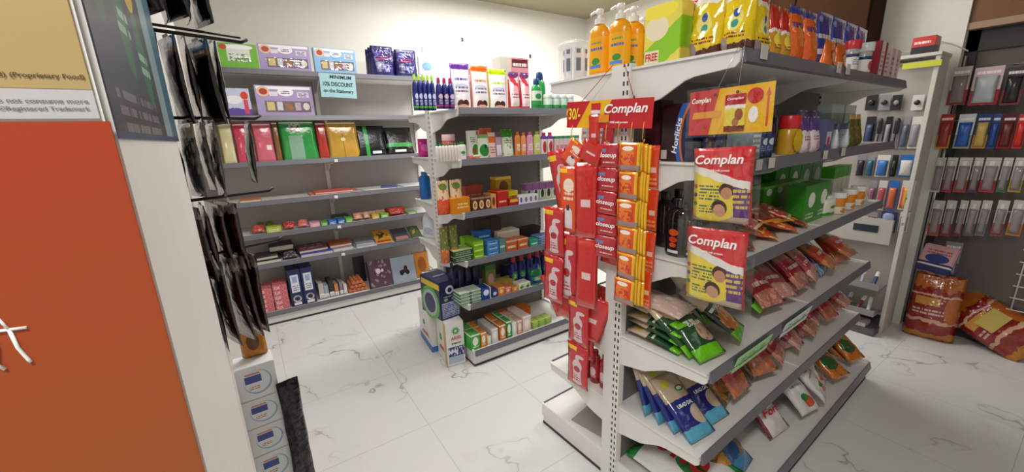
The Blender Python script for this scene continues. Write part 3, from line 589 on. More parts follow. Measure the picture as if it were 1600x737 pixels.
row('B', FB, z, 719, 731, 222, 1, mk_bottle(WHB, GRN, art('aloe_label', 'eef4ec', [('e', .5, .6, .3, .2, '3f9a4c'), ('t', .2, .8, .2, .4, 2, '3f7a4c')]), None, 'tall'), 'lotion_bottle', 'wider white bottle with green label beside the slim ones', 'bottle', d=.03)
row('B', FB+.03, z, 733, 751, 204, 1, mk_carton(art('herbal_white_print', 'eef2e8', [('e', .6, .3, .3, .22, '3f9a3c'), ('r', .7, .95, .85, .98, 'd86a4a'), ('e', .5, .3, .1, .1, 'c8202a'), ('t', .15, .6, .6, .8, 3, '66886a')], .35)), 'herbal_soap_pack', 'white herbal carton with green leaf print, tallest on second shelf', 'box', d=.03, twist=.1)
row('B', FB, z, 749, 768, 210, 1, mk_pouch(art('herbal_green_print', 'dfe9d6', [('e', .5, .35, .4, .25, '2f8a36'), ('e', .6, .5, .08, .1, '2a2a2a'), ('r', 0, 1, .85, 1, '7fb86a')], .25, .3)), 'henna_pouch', 'white and green herbal pouch next to the tall carton', 'pouch', d=.04)
row('B', FB+.06, z, 752, 774, 200, 1, mk_pouch(art('henna_orange_print', 'd8602c', [('v', 'f0a060', 5, .3), ('r', .2, .8, .3, .6, 'f1d0b0')], .25, .3)), 'henna_pouch', 'orange herbal pouch behind the white and green one', 'pouch', d=.05)
row('B', FB, z, 765, 778, 207, 1, mk_pouch(art('henna_peach_print', 'eec8c0', [('r', .1, .9, .6, .85, 'd8702c'), ('t', .2, .8, .2, .5, 3, '8a5a5a')], .25, .3)), 'henna_pouch', 'peach white pouch with orange band on second shelf', 'pouch', d=.04)
row('B', FB, z, 777, 787, 206, 1, mk_pouch(art('henna_mauve_print', 'b8a0b4', [('r', .1, .9, .1, .5, 'e8dce8'), ('b', .8, 1, '6a4a6a')], .25, .3)), 'henna_pouch', 'mauve pouch left of the tilted green pouch', 'pouch', d=.04)
row('B', FB, z, 787, 806, 202, 1, mk_pouch(art('shika_green_print', 'e4ead4', [('b', .72, 1, '3c8a2a', .1), ('v', '7ab648', 4, .3), ('t', .2, .8, .5, .65, 2, '2f6a2a')], .25, .3)), 'henna_pouch', 'tilted white pouch with green top on second aisle shelf', 'pouch', d=.04, lean=-.1)
row('B', FB-.005, z, 734, 773, 0, 1, mk_pouch(art('lying_orange_print', 'e0622a', [('r', .2, .5, .1, .9, 'f3e8dc'), ('t', .5, .9, .2, .8, 2, 'f6d8b8')], .25, .3), 'pillow'), 'soap_sachet', 'orange and white pack lying flat at second shelf edge', 'pack', d=.025, h=.06, lean=-1.5, dz=.014)
for a, b, t, c, c2, l in ((807, 815, 206, 'e0601c', 'f08a3a', 'deep orange'), (816, 824, 207, 'e8702a', 'f3a060', 'bright orange'), (825, 835, 206, 'd86a96', 'f0a8c8', 'pink'), (836, 846, 205, 'a8b83a', 'd8e07a', 'olive lime')):
    row('B', FB, z, a, b, t, 1, mk_bottle(plain('body_'+c, c2, .3), plain('cap_'+c, c, .3), art('lbl_'+c, c2, [('r', .2, .8, .2, .8, 'f6eee8'), ('t', .25, .75, .3, .7, 3, c)], .3), None, 'tall'), 'talc_bottle', l+' talcum bottle on second aisle shelf', 'bottle', d=.03)
row('B', FB, z, 847, 866, 207, 2, mk_bottle(art('redwhite_tube', 'efe6e8', [('e', .5, .4, .3, .3, 'd83a3a'), ('b', .8, 1, '7a3aa0')], .3), plain('cap_red', 'c8303a', .3), None, None, 'tall'), 'talc_bottle', 'white talcum bottle with red mark by the sachet strips', 'bottle', d=.03)
row('B', FB, z, 868, 905, 212, 6, mk_carton(art('pastel_pack', 'efd8dc', [('r', .1, .9, .1, .5, 'e88aa0'), ('b', .85, 1, '4aa06a')], .35)), 'soap_pack', 'pastel pink soap pack behind the sachet strips', 'box', 'pastel soap packs', d=.04)
z = ZB[2]
FLO = art('floral_orange_print', 'e0582c', [('b', .45, 1, 'e9cfa8', .2), ('v', 'c8485c', 5, .3), ('e', .5, .82, .3, .1, '6f8a3a'), ('v', 'f2a04a', 8, .15)], .3, .3)
row('B', FB+.015, z, 687, 728, 282, 2, mk_pouch(FLO), 'incense_pouch', 'orange floral pouch at left end of third aisle shelf', 'pouch', d=.06)
row('B', FB-.01, z, 707, 736, 309, 1, mk_carton(art('marigold_carton', 'e08a1c', [('t', .3, .9, .35, .75, 2, 'f8d890')], .35)), 'soap_box', 'marigold orange soap box at the third shelf corner', 'box', d=.09)
row('B', FB, z, 738, 768, 308, 3, mk_carton(art('brown_soap', '6e3a26', [('e', .5, .45, .35, .32, 'f0dcae'), ('e', .5, .45, .2, .2, 'c8803a'), ('b', .88, 1, 'a88a78')], .35)), 'soap_box', 'brown soap box with cream oval on third aisle shelf', 'box', d=.1)
row('B', FB+.13, z, 728, 756, 290, 1, mk_carton(art('brick_carton', 'a84a38', [('t', .1, .9, .3, .7, 2, 'd89a8a')], .4)), 'soap_box', 'long brick red carton behind the brown soap boxes', 'box', d=.08)
row('B', FB, z, 768, 776, 303, 1, mk_carton(art('cream_brown_soap', 'dca860', [('e', .5, .5, .3, .3, '8a3a20')], .35)), 'soap_box', 'narrow tan soap box beside the red carton', 'box', d=.1)
row('B', FB, z, 777, 794, 298, 1, mk_carton(art('red_soap', 'c4241c', [('t', .15, .85, .3, .5, 1, 'f8d0c0'), ('b', .93, 1, 'e06a30')], .35)), 'soap_box', 'plain red soap carton in the middle of third aisle shelf', 'box', d=.12)
row('B', FB, z, 795, 811, 310, 1, mk_carton(art('crimson_soap', 'b01c30', [('r', .1, .9, .5, .9, 'e9ca2a')], .35)), 'soap_box', 'low crimson soap box right of the plain red carton', 'box', d=.05)
row('B', FB+.03, z, 795, 810, 298, 1, mk_carton(art('yellow_flash', 'ead22a', [('t', .1, .9, .2, .8, 2, '4a4a1a'), ('r', 0, 1, 0, .25, 'c4241c')], .35)), 'soap_box', 'red soap box with yellow offer flash on third shelf', 'box', d=.08)
row('B', FB+.14, z, 776, 800, 276, 1, mk_carton(art('amber_soap', 'c8921c', [('e', .5, .6, .3, .25, '6a4a1a'), ('b', .9, 1, 'ead84a')], .35)), 'soap_box', 'tall amber carton behind the red soap boxes', 'box', d=.08)
row('B', FB, z, 811, 841, 304, 4, mk_carton(art('white_small_soap', 'eceaf0', [('e', .5, .5, .25, .3, '7a70a8')], .35)), 'soap_box', 'small white soap box on third aisle shelf', 'box', 'small white soap boxes', d=.06)
row('B', FB+.09, z, 822, 872, 285, 5, mk_carton(art('violet_green_soap', 'd8e0c8', [('b', .6, 1, 'a06aa8', .2), ('e', .5, .35, .25, .25, '2e2e48')], .35)), 'soap_box', 'violet and green soap carton behind small white boxes', 'box', 'violet and green soap cartons', d=.06)
z = ZB[3]
FL2 = art('floral_green_print', 'c86a34', [('b', .4, 1, '6a7a3a', .3), ('v', 'e0a860', 6, .25), ('v', '3f6a2c', 8, .2)], .35, .3)
row('B', FB+.02, z, 693, 722, 355, 2, mk_pouch(FL2), 'incense_pouch', 'green and orange floral pouch on fourth aisle shelf', 'pouch', d=.07)
row('B', FB, z, 709, 740, 390, 1, mk_carton(art('dark_green_box', '2c4a34', [('t', .1, .9, .2, .8, 2, '9ab89a'), ('b', .85, 1, 'a8c07a')], .35)), 'soap_box', 'dark green soap box at the fourth shelf corner, stacked', 'box', d=.12, up=2)
LM = art('lime_soap', '86c41c', [('t', .1, .9, .3, .7, 1, 'e8f8b0'), ('r', 0, 1, 0, .05, '4a7a14')], .35)
row('B', FB, z, 741, 757, 377, 1, mk_carton(LM), 'soap_box', 'bright lime soap box on fourth aisle shelf', 'box', 'front lime soap boxes', d=.1, up=3)
row('B', FB+.11, z, 727, 742, 371, 1, mk_carton(LM), 'soap_box', 'bright lime soap box in the pile further back', 'box', 'rear lime soap boxes', d=.07, up=3)
BLS = art('blue_soap', '4a90d0', [('e', .5, .5, .3, .3, '2c62a8'), ('t', .15, .85, .3, .7, 1, 'cfe4f4')], .35)
row('B', FB, z, 762, 780, 376, 1, mk_carton(BLS), 'soap_box', 'light blue soap box beside the lime pile', 'box', 'front blue soap boxes', d=.08, up=3)
row('B', FB+.11, z, 746, 769, 361, 1, mk_carton(art('deep_blue_soap', '2470b8', [('t', .15, .85, .4, .7, 1, 'cfe4f4')], .35)), 'soap_box', 'deep blue soap box in the pile further back', 'box', 'rear blue soap boxes', d=.08, up=2)
row('B', FB, z, 781, 791, 374, 1, mk_carton(art('teal_grey_soap', '5a8a80', [('t', .15, .85, .4, .7, 1, 'cfe4e4')], .35)), 'soap_box', 'grey teal soap box right of the light blue pile', 'box', d=.08)
row('B', FB+.1, z, 778, 813, 360, 1, mk_carton(art('almond_soap', 'e9d8c4', [('e', .3, .4, .16, .2, 'c87030'), ('e', .7, .4, .16, .2, 'c87030'), ('b', .9, 1, 'f4ece0')], .35)), 'soap_box', 'cream carton with two orange ovals behind orange soaps', 'box', d=.1)
row('B', FB, z, 791, 826, 374, 2, mk_carton(art('rust_soap', 'c8602a', [('t', .15, .85, .3, .7, 1, 'f8e0c0'), ('b', .88, 1, 'e8b89a')], .35)), 'soap_box', 'rust orange soap box on fourth aisle shelf', 'box', d=.08, up=1)
row('B', FB, z, 828, 842, 374, 1, mk_carton(art('mint_soap', '3a9a78', [('t', .15, .85, .3, .7, 1, 'e0f8e8')], .35)), 'soap_box', 'mint green soap box on fourth aisle shelf', 'box', d=.08)
row('B', FB, z, 842, 866, 368, 1, mk_carton(art('sky_soap', '4a78b8', [('t', .15, .85, .3, .7, 1, 'e0e8f8'), ('b', .9, 1, 'dfe6f0')], .35)), 'soap_box', 'sky blue soap box stacked behind the sachet strips', 'box', d=.1, up=3)
row('B', FB+.15, z, 750, 785, 342, 2, mk_carton(plain('dim_brown_carton', '4a3834', .5)), 'soap_box', 'dim brown carton at the back of fourth aisle shelf', 'box', d=.08)
row('B', FB+.15, z, 815, 845, 355, 1, mk_carton(plain('black_carton', '1c1a1c', .5)), 'soap_box', 'black carton at the back of fourth aisle shelf', 'box', d=.08)
z = ZB[4]
DB = plain('dark_blue_bottle', '1c2044', .25)
row('B', FB, z, 719, 753, 455, 2, mk_carton(art('green_white_soap', '3a7a4c', [('r', 0, 1, .7, 1, 'd6e2d4'), ('t', .1, .9, .2, .6, 1, 'cfe4d0')], .35)), 'soap_box', 'white and green dish bar box at fifth shelf corner', 'box', 'white and green dish bars', d=.1, up=4)
row('B', FB+.13, z, 706, 752, 408, 4, mk_bottle(DB, DB, None, None, 'round'), 'floor_cleaner_bottle', 'dark bottle at the back of fifth aisle shelf', 'bottle', 'dark cleaner bottles', d=.06)
row('B', FB, z, 753, 768, 450, 1, mk_carton(art('navy_whitening', '2448a0', [('e', .5, .6, .3, .25, 'e8eefa'), ('r', .88, 1, 0, 1, 'f0f2f8')], .35)), 'tube_box', 'blue box with white oval on fifth aisle shelf', 'box', d=.09)
row('B', FB, z, 769, 778, 453, 1, mk_carton(art('navy_small', '2a3a80', [('e', .5, .5, .3, .25, 'd8e0f0')], .35)), 'tube_box', 'smaller navy box right of the blue box', 'box', d=.09)
row('B', FB+.13, z, 760, 776, 414, 1, mk_carton(art('green_flower_box', '7a8a3a', [('e', .5, .4, .3, .25, 'd8a0b0'), ('b', .8, 1, '3a7a3a')], .35)), 'tube_box', 'olive box with pink flower at the back of fifth shelf', 'box', d=.06)
JO = [('e8901c', 'orange', 779, 789), ('e87a80', 'salmon pink', 790, 799), ('e8881c', 'deep orange', 800, 810)]
for c, l, a, b in JO:
    row('B', FB, z, a, b, 449, 1, mk_carton(art('cube_'+c, c, [('e', .5, .5, .25, .25, 'fbe0a0'), ('b', .9, 1, 'f3c8a0')], .35)), 'freshener_box', l+' air freshener box on the fifth aisle shelf', 'box', d=.09, deep=1)
row('B', FB+.1, z, 766, 806, 440, 4, mk_carton(art('yellowgreen_lid', 'c8b83a', [('v', 'e07aa0', 5, .3)], .35)), 'freshener_box', 'yellow and pink box behind the orange cubes', 'box', 'yellow and pink boxes', d=.09)
row('B', FB, z, 811, 829, 442, 2, mk_carton(art('green_bird_box', 'eef0dc', [('e', .5, .35, .35, .25, '3c9a3c'), ('e', .6, .75, .25, .15, 'b8c83a')], .35)), 'freshener_box', 'white box with green print in front of the navy bottles', 'box', d=.08)
HG = art('cleaner_label_green', '24307c', [('e', .5, .6, .4, .35, '2f8a44'), ('t', .25, .75, .4, .8, 3, 'e0f0e0')], .3)
row('B', FB+.1, z, 800, 860, 396, 5, mk_bottle(NAVYB, plain('red_cap', 'c42a3c', .35), HG, None, 'harpic', lab=(.08, .5)), 'toilet_cleaner_bottle', 'navy cleaner bottle with red cap on fifth aisle shelf', 'bottle', 'red capped cleaner bottles', d=.06, gap=.9)
row('B', FB, z, 831, 850, 414, 1, mk_bottle(plain('green_cleaner', '1f7a44', .25), plain('navy_cap2', '24307c', .3), HG, None, 'harpic', lab=(.1, .5)), 'toilet_cleaner_bottle', 'green cleaner bottle in front of the navy ones', 'bottle', d=.06)
row('B', FB, z, 851, 868, 432, 1, mk_carton(art('yellow_green_box', 'e0c83a', [('e', .5, .4, .3, .25, '3c8a3c')], .35)), 'freshener_box', 'yellow box at the right end of fifth aisle shelf', 'box', d=.06)
z = .11
FBB = -.41
def soapc(c, name, l2='f4f4e4'): return art(name, c, [('e', .5, .55, .3, .28, l2), ('t', .2, .8, .15, .3, 1, l2), ('b', .92, 1, l2)], .35)
for a, b, t, c, l, dp, up in ((736, 751, 527, '3ca83a', 'green', .08, 1), (752, 761, 524, 'e8881c', 'orange', .12, 1), (762, 768, 530, 'efe2c8', 'cream and magenta', .07, 1), (769, 779, 518, 'd8d8e0', 'white and yellow', .1, 1),
                              (781, 791, 512, 'e07a14', 'deep orange', .08, 1), (792, 800, 506, '2f9a34', 'grass green', .1, 1), (801, 808, 508, 'dfe8dc', 'white and green', .1, 1), (809, 816, 505, 'e8a88a', 'peach', .09, 1), (817, 830, 498, 'e9cdd0', 'pale pink', .11, 1)):
    row('B', FBB, z, a, b, t-4, 1, mk_carton(soapc(c, 'base_'+c)), 'soap_box', l+' soap carton on the aisle base shelf', 'box', d=.1, deep=2)
row('B', FBB+.22, z, 765, 830, 488, 4, mk_carton(soapc('e07a14', 'base_back_orange', 'c85a10')), 'soap_box', 'deep orange soap carton in back row on aisle base shelf', 'box', d=.1)
LM2 = art('lime_soap_base', '8ab82c', [('t', .2, .8, .3, .7, 1, 'e8f0b0'), ('b', .85, 1, 'b8d06a')], .35)
row('B', FBB, z, 832, 862, 499, 3, mk_carton(LM2), 'soap_box', 'lime soap bar box on aisle base shelf', 'box', 'lime soap bars', d=.08, up=3)
row('B', FBB+.01, z+.001, 841, 850, 499, 1, mk_carton(art('red_insert', 'd8501c', [('t', .2, .8, .3, .7, 2, 'f8d8b0')], .35)), 'soap_box', 'red orange box among the lime soap bars', 'box', d=.06) if False else None
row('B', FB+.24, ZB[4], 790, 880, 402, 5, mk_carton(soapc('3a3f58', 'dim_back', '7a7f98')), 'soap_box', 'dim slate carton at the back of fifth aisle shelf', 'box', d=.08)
# far side of unit B seen past its upright
row('B', .39, ZB[1], 652, 668, 217, 1, mk_pouch(art('magenta_pouch', 'c8288a', [('e', .5, .5, .3, .2, 'e070b8')], .3, .3)), 'sanitary_pouch', 'magenta pouch on the far side of the aisle unit', 'pouch', d=.08, side=1, w=.09)
row('B', .39, ZB[2], 656, 671, 268, 1, mk_bottle(plain('azure_bottle', '1c6ab8', .25), plain('azure_cap', '2a88d8', .3), None, None, 'tall'), 'fabric_softener_bottle', 'azure blue bottle on the far side of the aisle unit', 'bottle', d=.07, side=1, w=.09)
def mk_jug(w, d, h):
    b = lathe('body', [(.46*w, 0), (.5*w, .03*h), (.5*w, .5*h), (.42*w, .68*h), (.26*w, .8*h), (.14*w, .88*h)], CLEARW, 1, .55)
    hd = tube('grip', [(.12*w, 0, .86*h), (.36*w, 0, .82*h), (.5*w, 0, .66*h), (.5*w, 0, .45*h), (.42*w, 0, .34*h)], w*.085, CLEARW)
    c = lathe('cap', [(.16*w, .87*h), (.17*w, .9*h), (.17*w, .99*h), (.14*w, h)], plain('navy_cap2', '24307c', .3))
    l = lathe('paper_label', [(.505*w, .08*h), (.505*w, .42*h)], art('jug_label', 'e6e8ee', [('e', .5, .5, .3, .3, 'b8c4dc'), ('t', .2, .8, .1, .3, 2, '8a93ac')]), 1, .56, cap=False)
    return [P('body', b), P('grip', hd), P('cap', c), P('paper_label', l)]
row('B', .39, ZB[3]-.08, 655, 692, 338, 1, mk_jug, 'detergent_jug', 'white liquid detergent jug with grip hanging over the far side', 'jug', d=.1, side=1, h=.27, w=.17) if False else None
row('B', .34, .645-.001, 655, 692, 338, 1, mk_jug, 'detergent_jug', 'white liquid detergent jug with moulded grip at far end of aisle unit', 'jug', d=.1, side=1, h=.26, w=.16) if False else None
jx = solve('B', (0, .33, ZB[3]), (1, 0, 0), px=668)
o = thing('detergent_jug', 'white liquid detergent jug with moulded grip on far side of aisle unit', 'jug', mk_jug(.15, .09, .25)); put(o, 'B', .075, .35, ZB[3]+.001, -1.1)

# ------------------------------------------------------------------ cartons on the floor at the end of unit B
def floorbox(c0, c1, c2, z, pytop, mat, extra, name, label, cat):
    """c0 near corner, c1 right corner of the front, c2 far corner of the left side, in photo pixels at height z"""
    a, b, c = [Vector(onz('W', *p, z)+(z,)) for p in (c0, c1, c2)]
    w = (b-a).length; d = (c-a).length; th = math.atan2(b.y-a.y, b.x-a.x)
    h = Zt('W', a.x, a.y, pytop)-z
    o = thing(name, label, cat, [P('carton', box('carton', w, d, h, mat, .003))]+extra(w, d, h))
    ctr = a+(b-a)/2+Vector((-math.sin(th), math.cos(th), 0))*d/2
    o.location = (ctr.x, ctr.y, z+.001); o.rotation_euler = (0, 0, th); return h
GRI = plain('green_ink', '3fae49', .5); NVI = plain('navy_ink', '232a6e', .5)
def arielx(w, d, h):
    ps = []
    def swirl(nm):
        ms = []
        for a in (0, 60, 120):
            ms.append(tube('x', [Vector((math.cos(t)*w*.2*math.cos(math.radians(a))-math.sin(t)*w*.09*math.sin(math.radians(a)), 0, math.cos(t)*w*.2*math.sin(math.radians(a))+math.sin(t)*w*.09*math.cos(math.radians(a)))) for t in [k*PI/8 for k in range(17)]], .0022, GRI))
        return join(nm, ms)
    ps.append(P('emblem', swirl('emblem'), (w*.05, -d/2-.001, h*.8)))
    ps.append(P('emblem', swirl('emblem'), (-w/2-.001, d*.05, h*.55), (0, 0, -PI/2)))
    ps.append(P('lettering', text('ARIEL', h*.075, RED, .2, width=w*.6), (w*.05, -d/2-.0015, h*.64), (0, -.08, 0)))
    ps.append(P('lettering', text('ARIEL', h*.08, RED, .2, width=d*.6), (-w/2-.0015, 0, h*.3), (0, -.08, -PI/2)))
    ps.append(P('top_tape', boxes('top_tape', [(-w*.1, w*.5, -d*.1, d*.25, h, h+.001)], plain('amber_tape', 'e3a81e', .3))))
    ps.append(P('side_panel', boxes('side_panel', [(-w/2-.0012, -w/2, -d*.5, -d*.3, 0, h)], plain('gold_stripe', 'd8a83c', .4))))
    return ps
AR = art('white_detergent_carton', 'eceae6', [('r', .08, .92, .06, .22, 'b7c4d8'), ('r', .1, .98, .22, .44, '29316f'), ('s', .12, .96, .24, .42, 'dfe3f2', 8), ('t', .3, .8, .5, .56, 1, '3c3c46')], .35)
h1 = floorbox((700, 574), (728, 566), (676, 553), 0, 507, AR, arielx, 'detergent_carton', 'white detergent carton on the floor, under the navy carton', 'box')
def ariel2(w, d, h):
    return arielx(w, d, h)[1:4:2]+[P('side_band', boxes('side_band', [(-w/2-.001, -w/2, -d/2, d/2, 0, h*.16)], plain('sky_band', '3d7fc4', .4))), P('top_tape', boxes('top_tape', [(-w*.45, w*.1, -d*.5, d*.1, h, h+.001)], plain('amber_tape', 'e3a81e', .3)))]
floorbox((676, 551), (697, 545), (648, 527), 0, 487, art('white_detergent_carton_b', 'e6e4e2', [('r', 0, 1, 0, .14, '3d7fc4')], .35), ariel2, 'detergent_carton', 'white detergent carton on the floor behind and left of the other', 'box')
def navyx(w, d, h):
    GN = plain('ring_green', '57b03c', .35)
    ring = lambda r0, r1, m, nm: lathe(nm, [(r0, 0), (r1, 0), (r1, .0015), (r0, .0015)], m, cap=False, seg=28)
    return [P('side_ring', ring(d*.0, d*.46, GN, 'side_ring'), (-w/2-.0016, 0, h*.36), (0, PI/2, 0)),
            P('side_disc', ring(0, d*.36, plain('silver_print', 'b9bdd0', .4), 'side_disc'), (-w/2-.0034, 0, h*.36), (0, PI/2, 0)),
            P('side_window', ring(0, d*.27, plain('navy_print', '2c2a60', .4), 'side_window'), (-w/2-.0052, 0, h*.36), (0, PI/2, 0)),
            P('flash_label', boxes('flash_label', [(-w/2-.001, -w/2, -d*.5, d*.42, h*.8, h*.94)], plain('yellow_flash_print', 'e8c42a', .4))),
            P('round_logo', ring(0, w*.2, plain('white_logo', 'e8e8f0', .4), 'round_logo'), (0, -d/2-.0012, h*.76), (PI/2, 0, 0)),
            P('logo_mark', ring(0, w*.11, plain('navy_print', '2c2a60', .4), 'logo_mark'), (0, -d/2-.003, h*.76), (PI/2, 0, 0)),
            P('carry_strap', boxes('carry_strap', [(-w*.28, w*.3, -.012, .012, h, h+.004)], plain('grey_strap', '8f90a6', .4), .001))]
NV = art('navy_carton', '221f52', [('r', .08, .94, .04, .44, 'aeb2d6'), ('t', .1, .92, .06, .42, 8, '4a4c86'), ('e', .3, .52, .1, .04, '8fb48f'), ('e', .68, .52, .1, .04, '8fb48f'), ('t', .2, .8, .58, .62, 1, 'd0d2ea')], .3)
floorbox((690, 502), (720, 491), (665, 482), h1+.002, 443, NV, navyx, 'detergent_carton', 'navy detergent carton with green ring standing on the white carton', 'box')

# ================================================================== FRONT UNIT A
def rowE(u, z, px0, px1, pytop, n, mk, name, label, cat, group=None, d=.06, h=None, gap=.94, up=1, jit=.05, lean=0, w=None, dz=.001, fr='A', deep=1):
    v0, v1 = Vv(fr, u, z, px0), Vv(fr, u, z, px1); ww = (v0-v1)/n
    if h is None: h = (Zt(fr, u, (v0+v1)/2, pytop)-z)/up
    parts = mk((w or ww*gap), d, h); tot = n*up*deep
    for i in range(n):
        for k in range(deep):
            for s in range(up):
                bits = [label]
                if n > 1: bits.append(ordi(i, n))
                if deep > 1: bits.append(['in front', 'behind it'][k])
                if up > 1: bits.append(LV[up][s]+' of its stack')
                o = thing(name, ', '.join(bits), cat, parts, group if tot > 1 else None)
                put(o, fr, u+d/2+k*d*1.05, v0-ww*(i+.5), z+s*h+dz, -PI/2+random.uniform(-jit, jit), lean)
z = ZA[0]
def mk_tub(w, d, h):
    c = plain('clear_tub', 'e8eaec', .08, alpha=.18)
    parts = [P('tub', lathe('tub', [(w*.44, 0), (w*.48, .01), (w*.5, .8*h), (w*.5, .84*h)], c)), P('lid', lathe('lid', [(w*.52, .83*h), (w*.53, .88*h), (w*.45, .93*h), (w*.2, h)], c))]
    hm = plain('razor_white', 'eeeeee', .3); hk = plain('razor_teal', '35556a', .3)
    for i in range(7):
        a = i/7*2*PI+.2; x, y = w*.3*math.sin(a), -w*.3*math.cos(a)
        parts.append(P('razor_pack', boxes('razor_pack', [(-.014, .014, -.004, .004, .01, .8*h)], hm, .002), (x, y, 0), (0, 0, a), [P('razor', boxes('razor', [(-.009, .009, -.007, -.004, .25*h, .55*h), (-.008, .008, -.007, -.004, .66*h, .76*h)], hk, .001))]))
    return parts
rowE(.02, z, 867, 907, 62, 1, mk_tub, 'razor_tub', 'clear plastic tub of disposable razors at left end of foreground top shelf', 'tub', d=.09)
YB = plain('amber_bottle', 'f0a010', .22)
YL = art('face_wash_label', 'f3aa12', [('e', .55, .3, .2, .1, '3f8f3a'), ('r', .2, .8, .1, .2, '4a90d0'), ('t', .25, .85, .62, .76, 1, '2f6ab0'), ('t', .3, .8, .8, .9, 1, '4aa04a')], .3)
for px0, px1, pt, u, l in ((912, 944, 12, .03, 'leftmost, at the shelf end'), (944, 975, 3, .015, 'second and tallest looking, beside the leftmost'), (968, 992, 8, .09, 'third, half hidden behind the second'), (986, 1003, 25, .14, 'fourth, just left of the yellow green box')):
    rowE(u, z, px0, px1, pt, 1, mk_pump(YB, WHB, YL), 'pump_bottle', 'orange yellow pump bottle, '+l, 'bottle', 'yellow pump bottles', d=.055, w=.084 if px0 < 970 else .075, jit=.15)
FB_ = art('free_offer_carton', 'ead95a', [('b', 0, .5, '8cc820', .1, -.5), ('e', .35, .62, .32, .2, 'f0e2c0'), ('e', .4, .9, .5, .13, 'f7e64a')], .3)
def mk_free(w, d, h):
    return [P('carton', box('carton', w, d, h, FB_, .002)), P('offer_flash', boxes('offer_flash', [(-w*.46, -w*.06, -d/2-.001, -d/2, h*.05, h*.26)], plain('pale_flash', 'f0e8c8', .4))), P('lettering', text('FREE', h*.13, RED, 0, width=w*.34), (-w*.26, -d/2-.002, h*.155))]
rowE(.02, z, 1003, 1062, 6, 1, mk_free, 'tea_carton', 'yellow and green carton marked FREE on the foreground top shelf', 'box', d=.075)
CP = art('brown_yellow_refill', '5a2a1e', [('b', .14, .74, 'e8c81e', .15), ('b', .74, .82, 'f4ece4', .15), ('b', .82, 1, 'c8281e', .1), ('e', .5, .45, .2, .15, 'f4e27a'), ('e', .5, .55, .08, .06, '3a5aa0'), ('e', .5, .4, .1, .06, '4aa090'), ('t', .2, .8, .2, .3, 2, '8a3a1e'), ('e', .15, .12, .2, .12, '9a8a90')], .15, .5, coat=.5)
rowE(.03, z, 1068, 1122, -28, 1, mk_pouch(CP, wob=.2), 'drink_powder_pouch', 'yellow and brown drink powder pouch beside the FREE carton', 'pouch', d=.07, gap=1.08)
rowE(.02, z, 1118, 1166, -35, 1, mk_pouch(CP, wob=.2), 'drink_powder_pouch', 'yellow and brown drink powder pouch at the shelf corner', 'pouch', d=.07, gap=1.08)
FA = -.345
row('A', FA, z, 1176, 1210, -20, 1, mk_pouch(CP, wob=.12), 'drink_powder_pouch', 'yellow drink powder pouch just right of the shelf corner', 'pouch', d=.05)
CP2 = art('red_yellow_refill', 'c8901e', [('b', .55, 1, 'c8281e', .2), ('e', .5, .35, .3, .15, 'f0d84a'), ('b', .5, .56, 'f0e4d8', .15), ('t', .2, .8, .2, .3, 2, '7a3a1e')], .15, .5, coat=.5)
row('A', FA, z, 1208, 1238, 8, 2, mk_pouch(CP2, wob=.12), 'drink_powder_pouch', 'red topped yellow drink powder pouch before the orange ones', 'pouch', d=.05)
ORP = art('orange_pouch', 'e8641c', [('b', .86, 1, '2a3a9a', .05), ('e', .5, .5, .2, .2, 'f08a3a'), ('t', .15, .85, .62, .8, 1, '4a3a7a'), ('b', 0, .12, 'd8283a', .1), ('v', 'f4a04a', 4, .2)], .12, .5, coat=.6)
row('A', FA, z, 1238, 1280, 12, 2, mk_pouch(ORP, wob=.12), 'drink_powder_pouch', 'orange pouch with blue top on the foreground top shelf', 'pouch', d=.055)
BLP = art('blue_pack', '1f3aa0', [('t', .1, .9, .6, .72, 1, 'e8ecf8'), ('b', .1, .45, '4a3a78', .2), ('t', .1, .9, .35, .5, 1, 'dfe3f4'), ('e', .2, .9, .1, .05, '8fa8e8')], .15, .5, coat=.6)
row('A', FA+.1, z, 1276, 1352, 32, 4, mk_pouch(BLP, wob=.12), 'health_drink_pouch', 'royal blue pouch at far part of foreground top shelf', 'pouch', 'royal blue pouches', d=.05, gap=1.0)
row('A', FA, z, 1292, 1326, 64, 2, mk_pouch(art('orange_choc_pack', 'e06a1c', [('s', .3, 1, 0, .7, '7a4a2c', 5), ('e', .6, .4, .2, .2, 'e8b07a')], .15, .5, coat=.6), wob=.12), 'oats_pouch', 'orange and brown pouch before the blue ones', 'pouch', d=.04)
row('A', FA, z, 1327, 1346, 62, 1, mk_bottle(plain('clear_tub2', 'dcdcdc', .1, alpha=.6), plain('red_lid', 'c8303a', .3), art('tub_label', 'f0eeea', [('t', .1, .9, .3, .7, 3, '7a8a9a'), ('b', .8, 1, '2a3a70')]), None, 'jar'), 'honey_jar', 'clear tub with red lid and white label on top shelf', 'jar', d=.05, w=.06)
row('A', FA, z, 1347, 1366, 66, 1, mk_bottle(plain('clear_tub2', 'dcdcdc', .1, alpha=.6), plain('clear_lid', 'dfe6e2', .2), art('tub_label2', 'f0eeea', [('e', .5, .4, .3, .3, 'c85a5a'), ('b', .8, 1, '2a3a70')]), None, 'jar'), 'honey_jar', 'clear tub with clear lid and white label on top shelf', 'jar', d=.05, w=.06)
row('A', FA, z, 1367, 1384, 66, 2, mk_carton(art('white_crimson_carton', 'e6dedc', [('r', 0, .3, 0, 1, 'a0283a'), ('t', .4, .9, .2, .8, 5, 'a06a70')], .35)), 'medicine_carton', 'white carton with crimson side at far end of top shelf', 'box', d=.05)
row('A', FA, z, 1387, 1402, 78, 2, mk_carton(art('pink_carton_far', 'e0b8bc', [('r', .6, 1, 0, 1, 'efe6e6'), ('t', .1, .5, .2, .8, 4, 'a04a5a')], .35)), 'medicine_carton', 'pink and white carton at the very end of top shelf', 'box', d=.05)
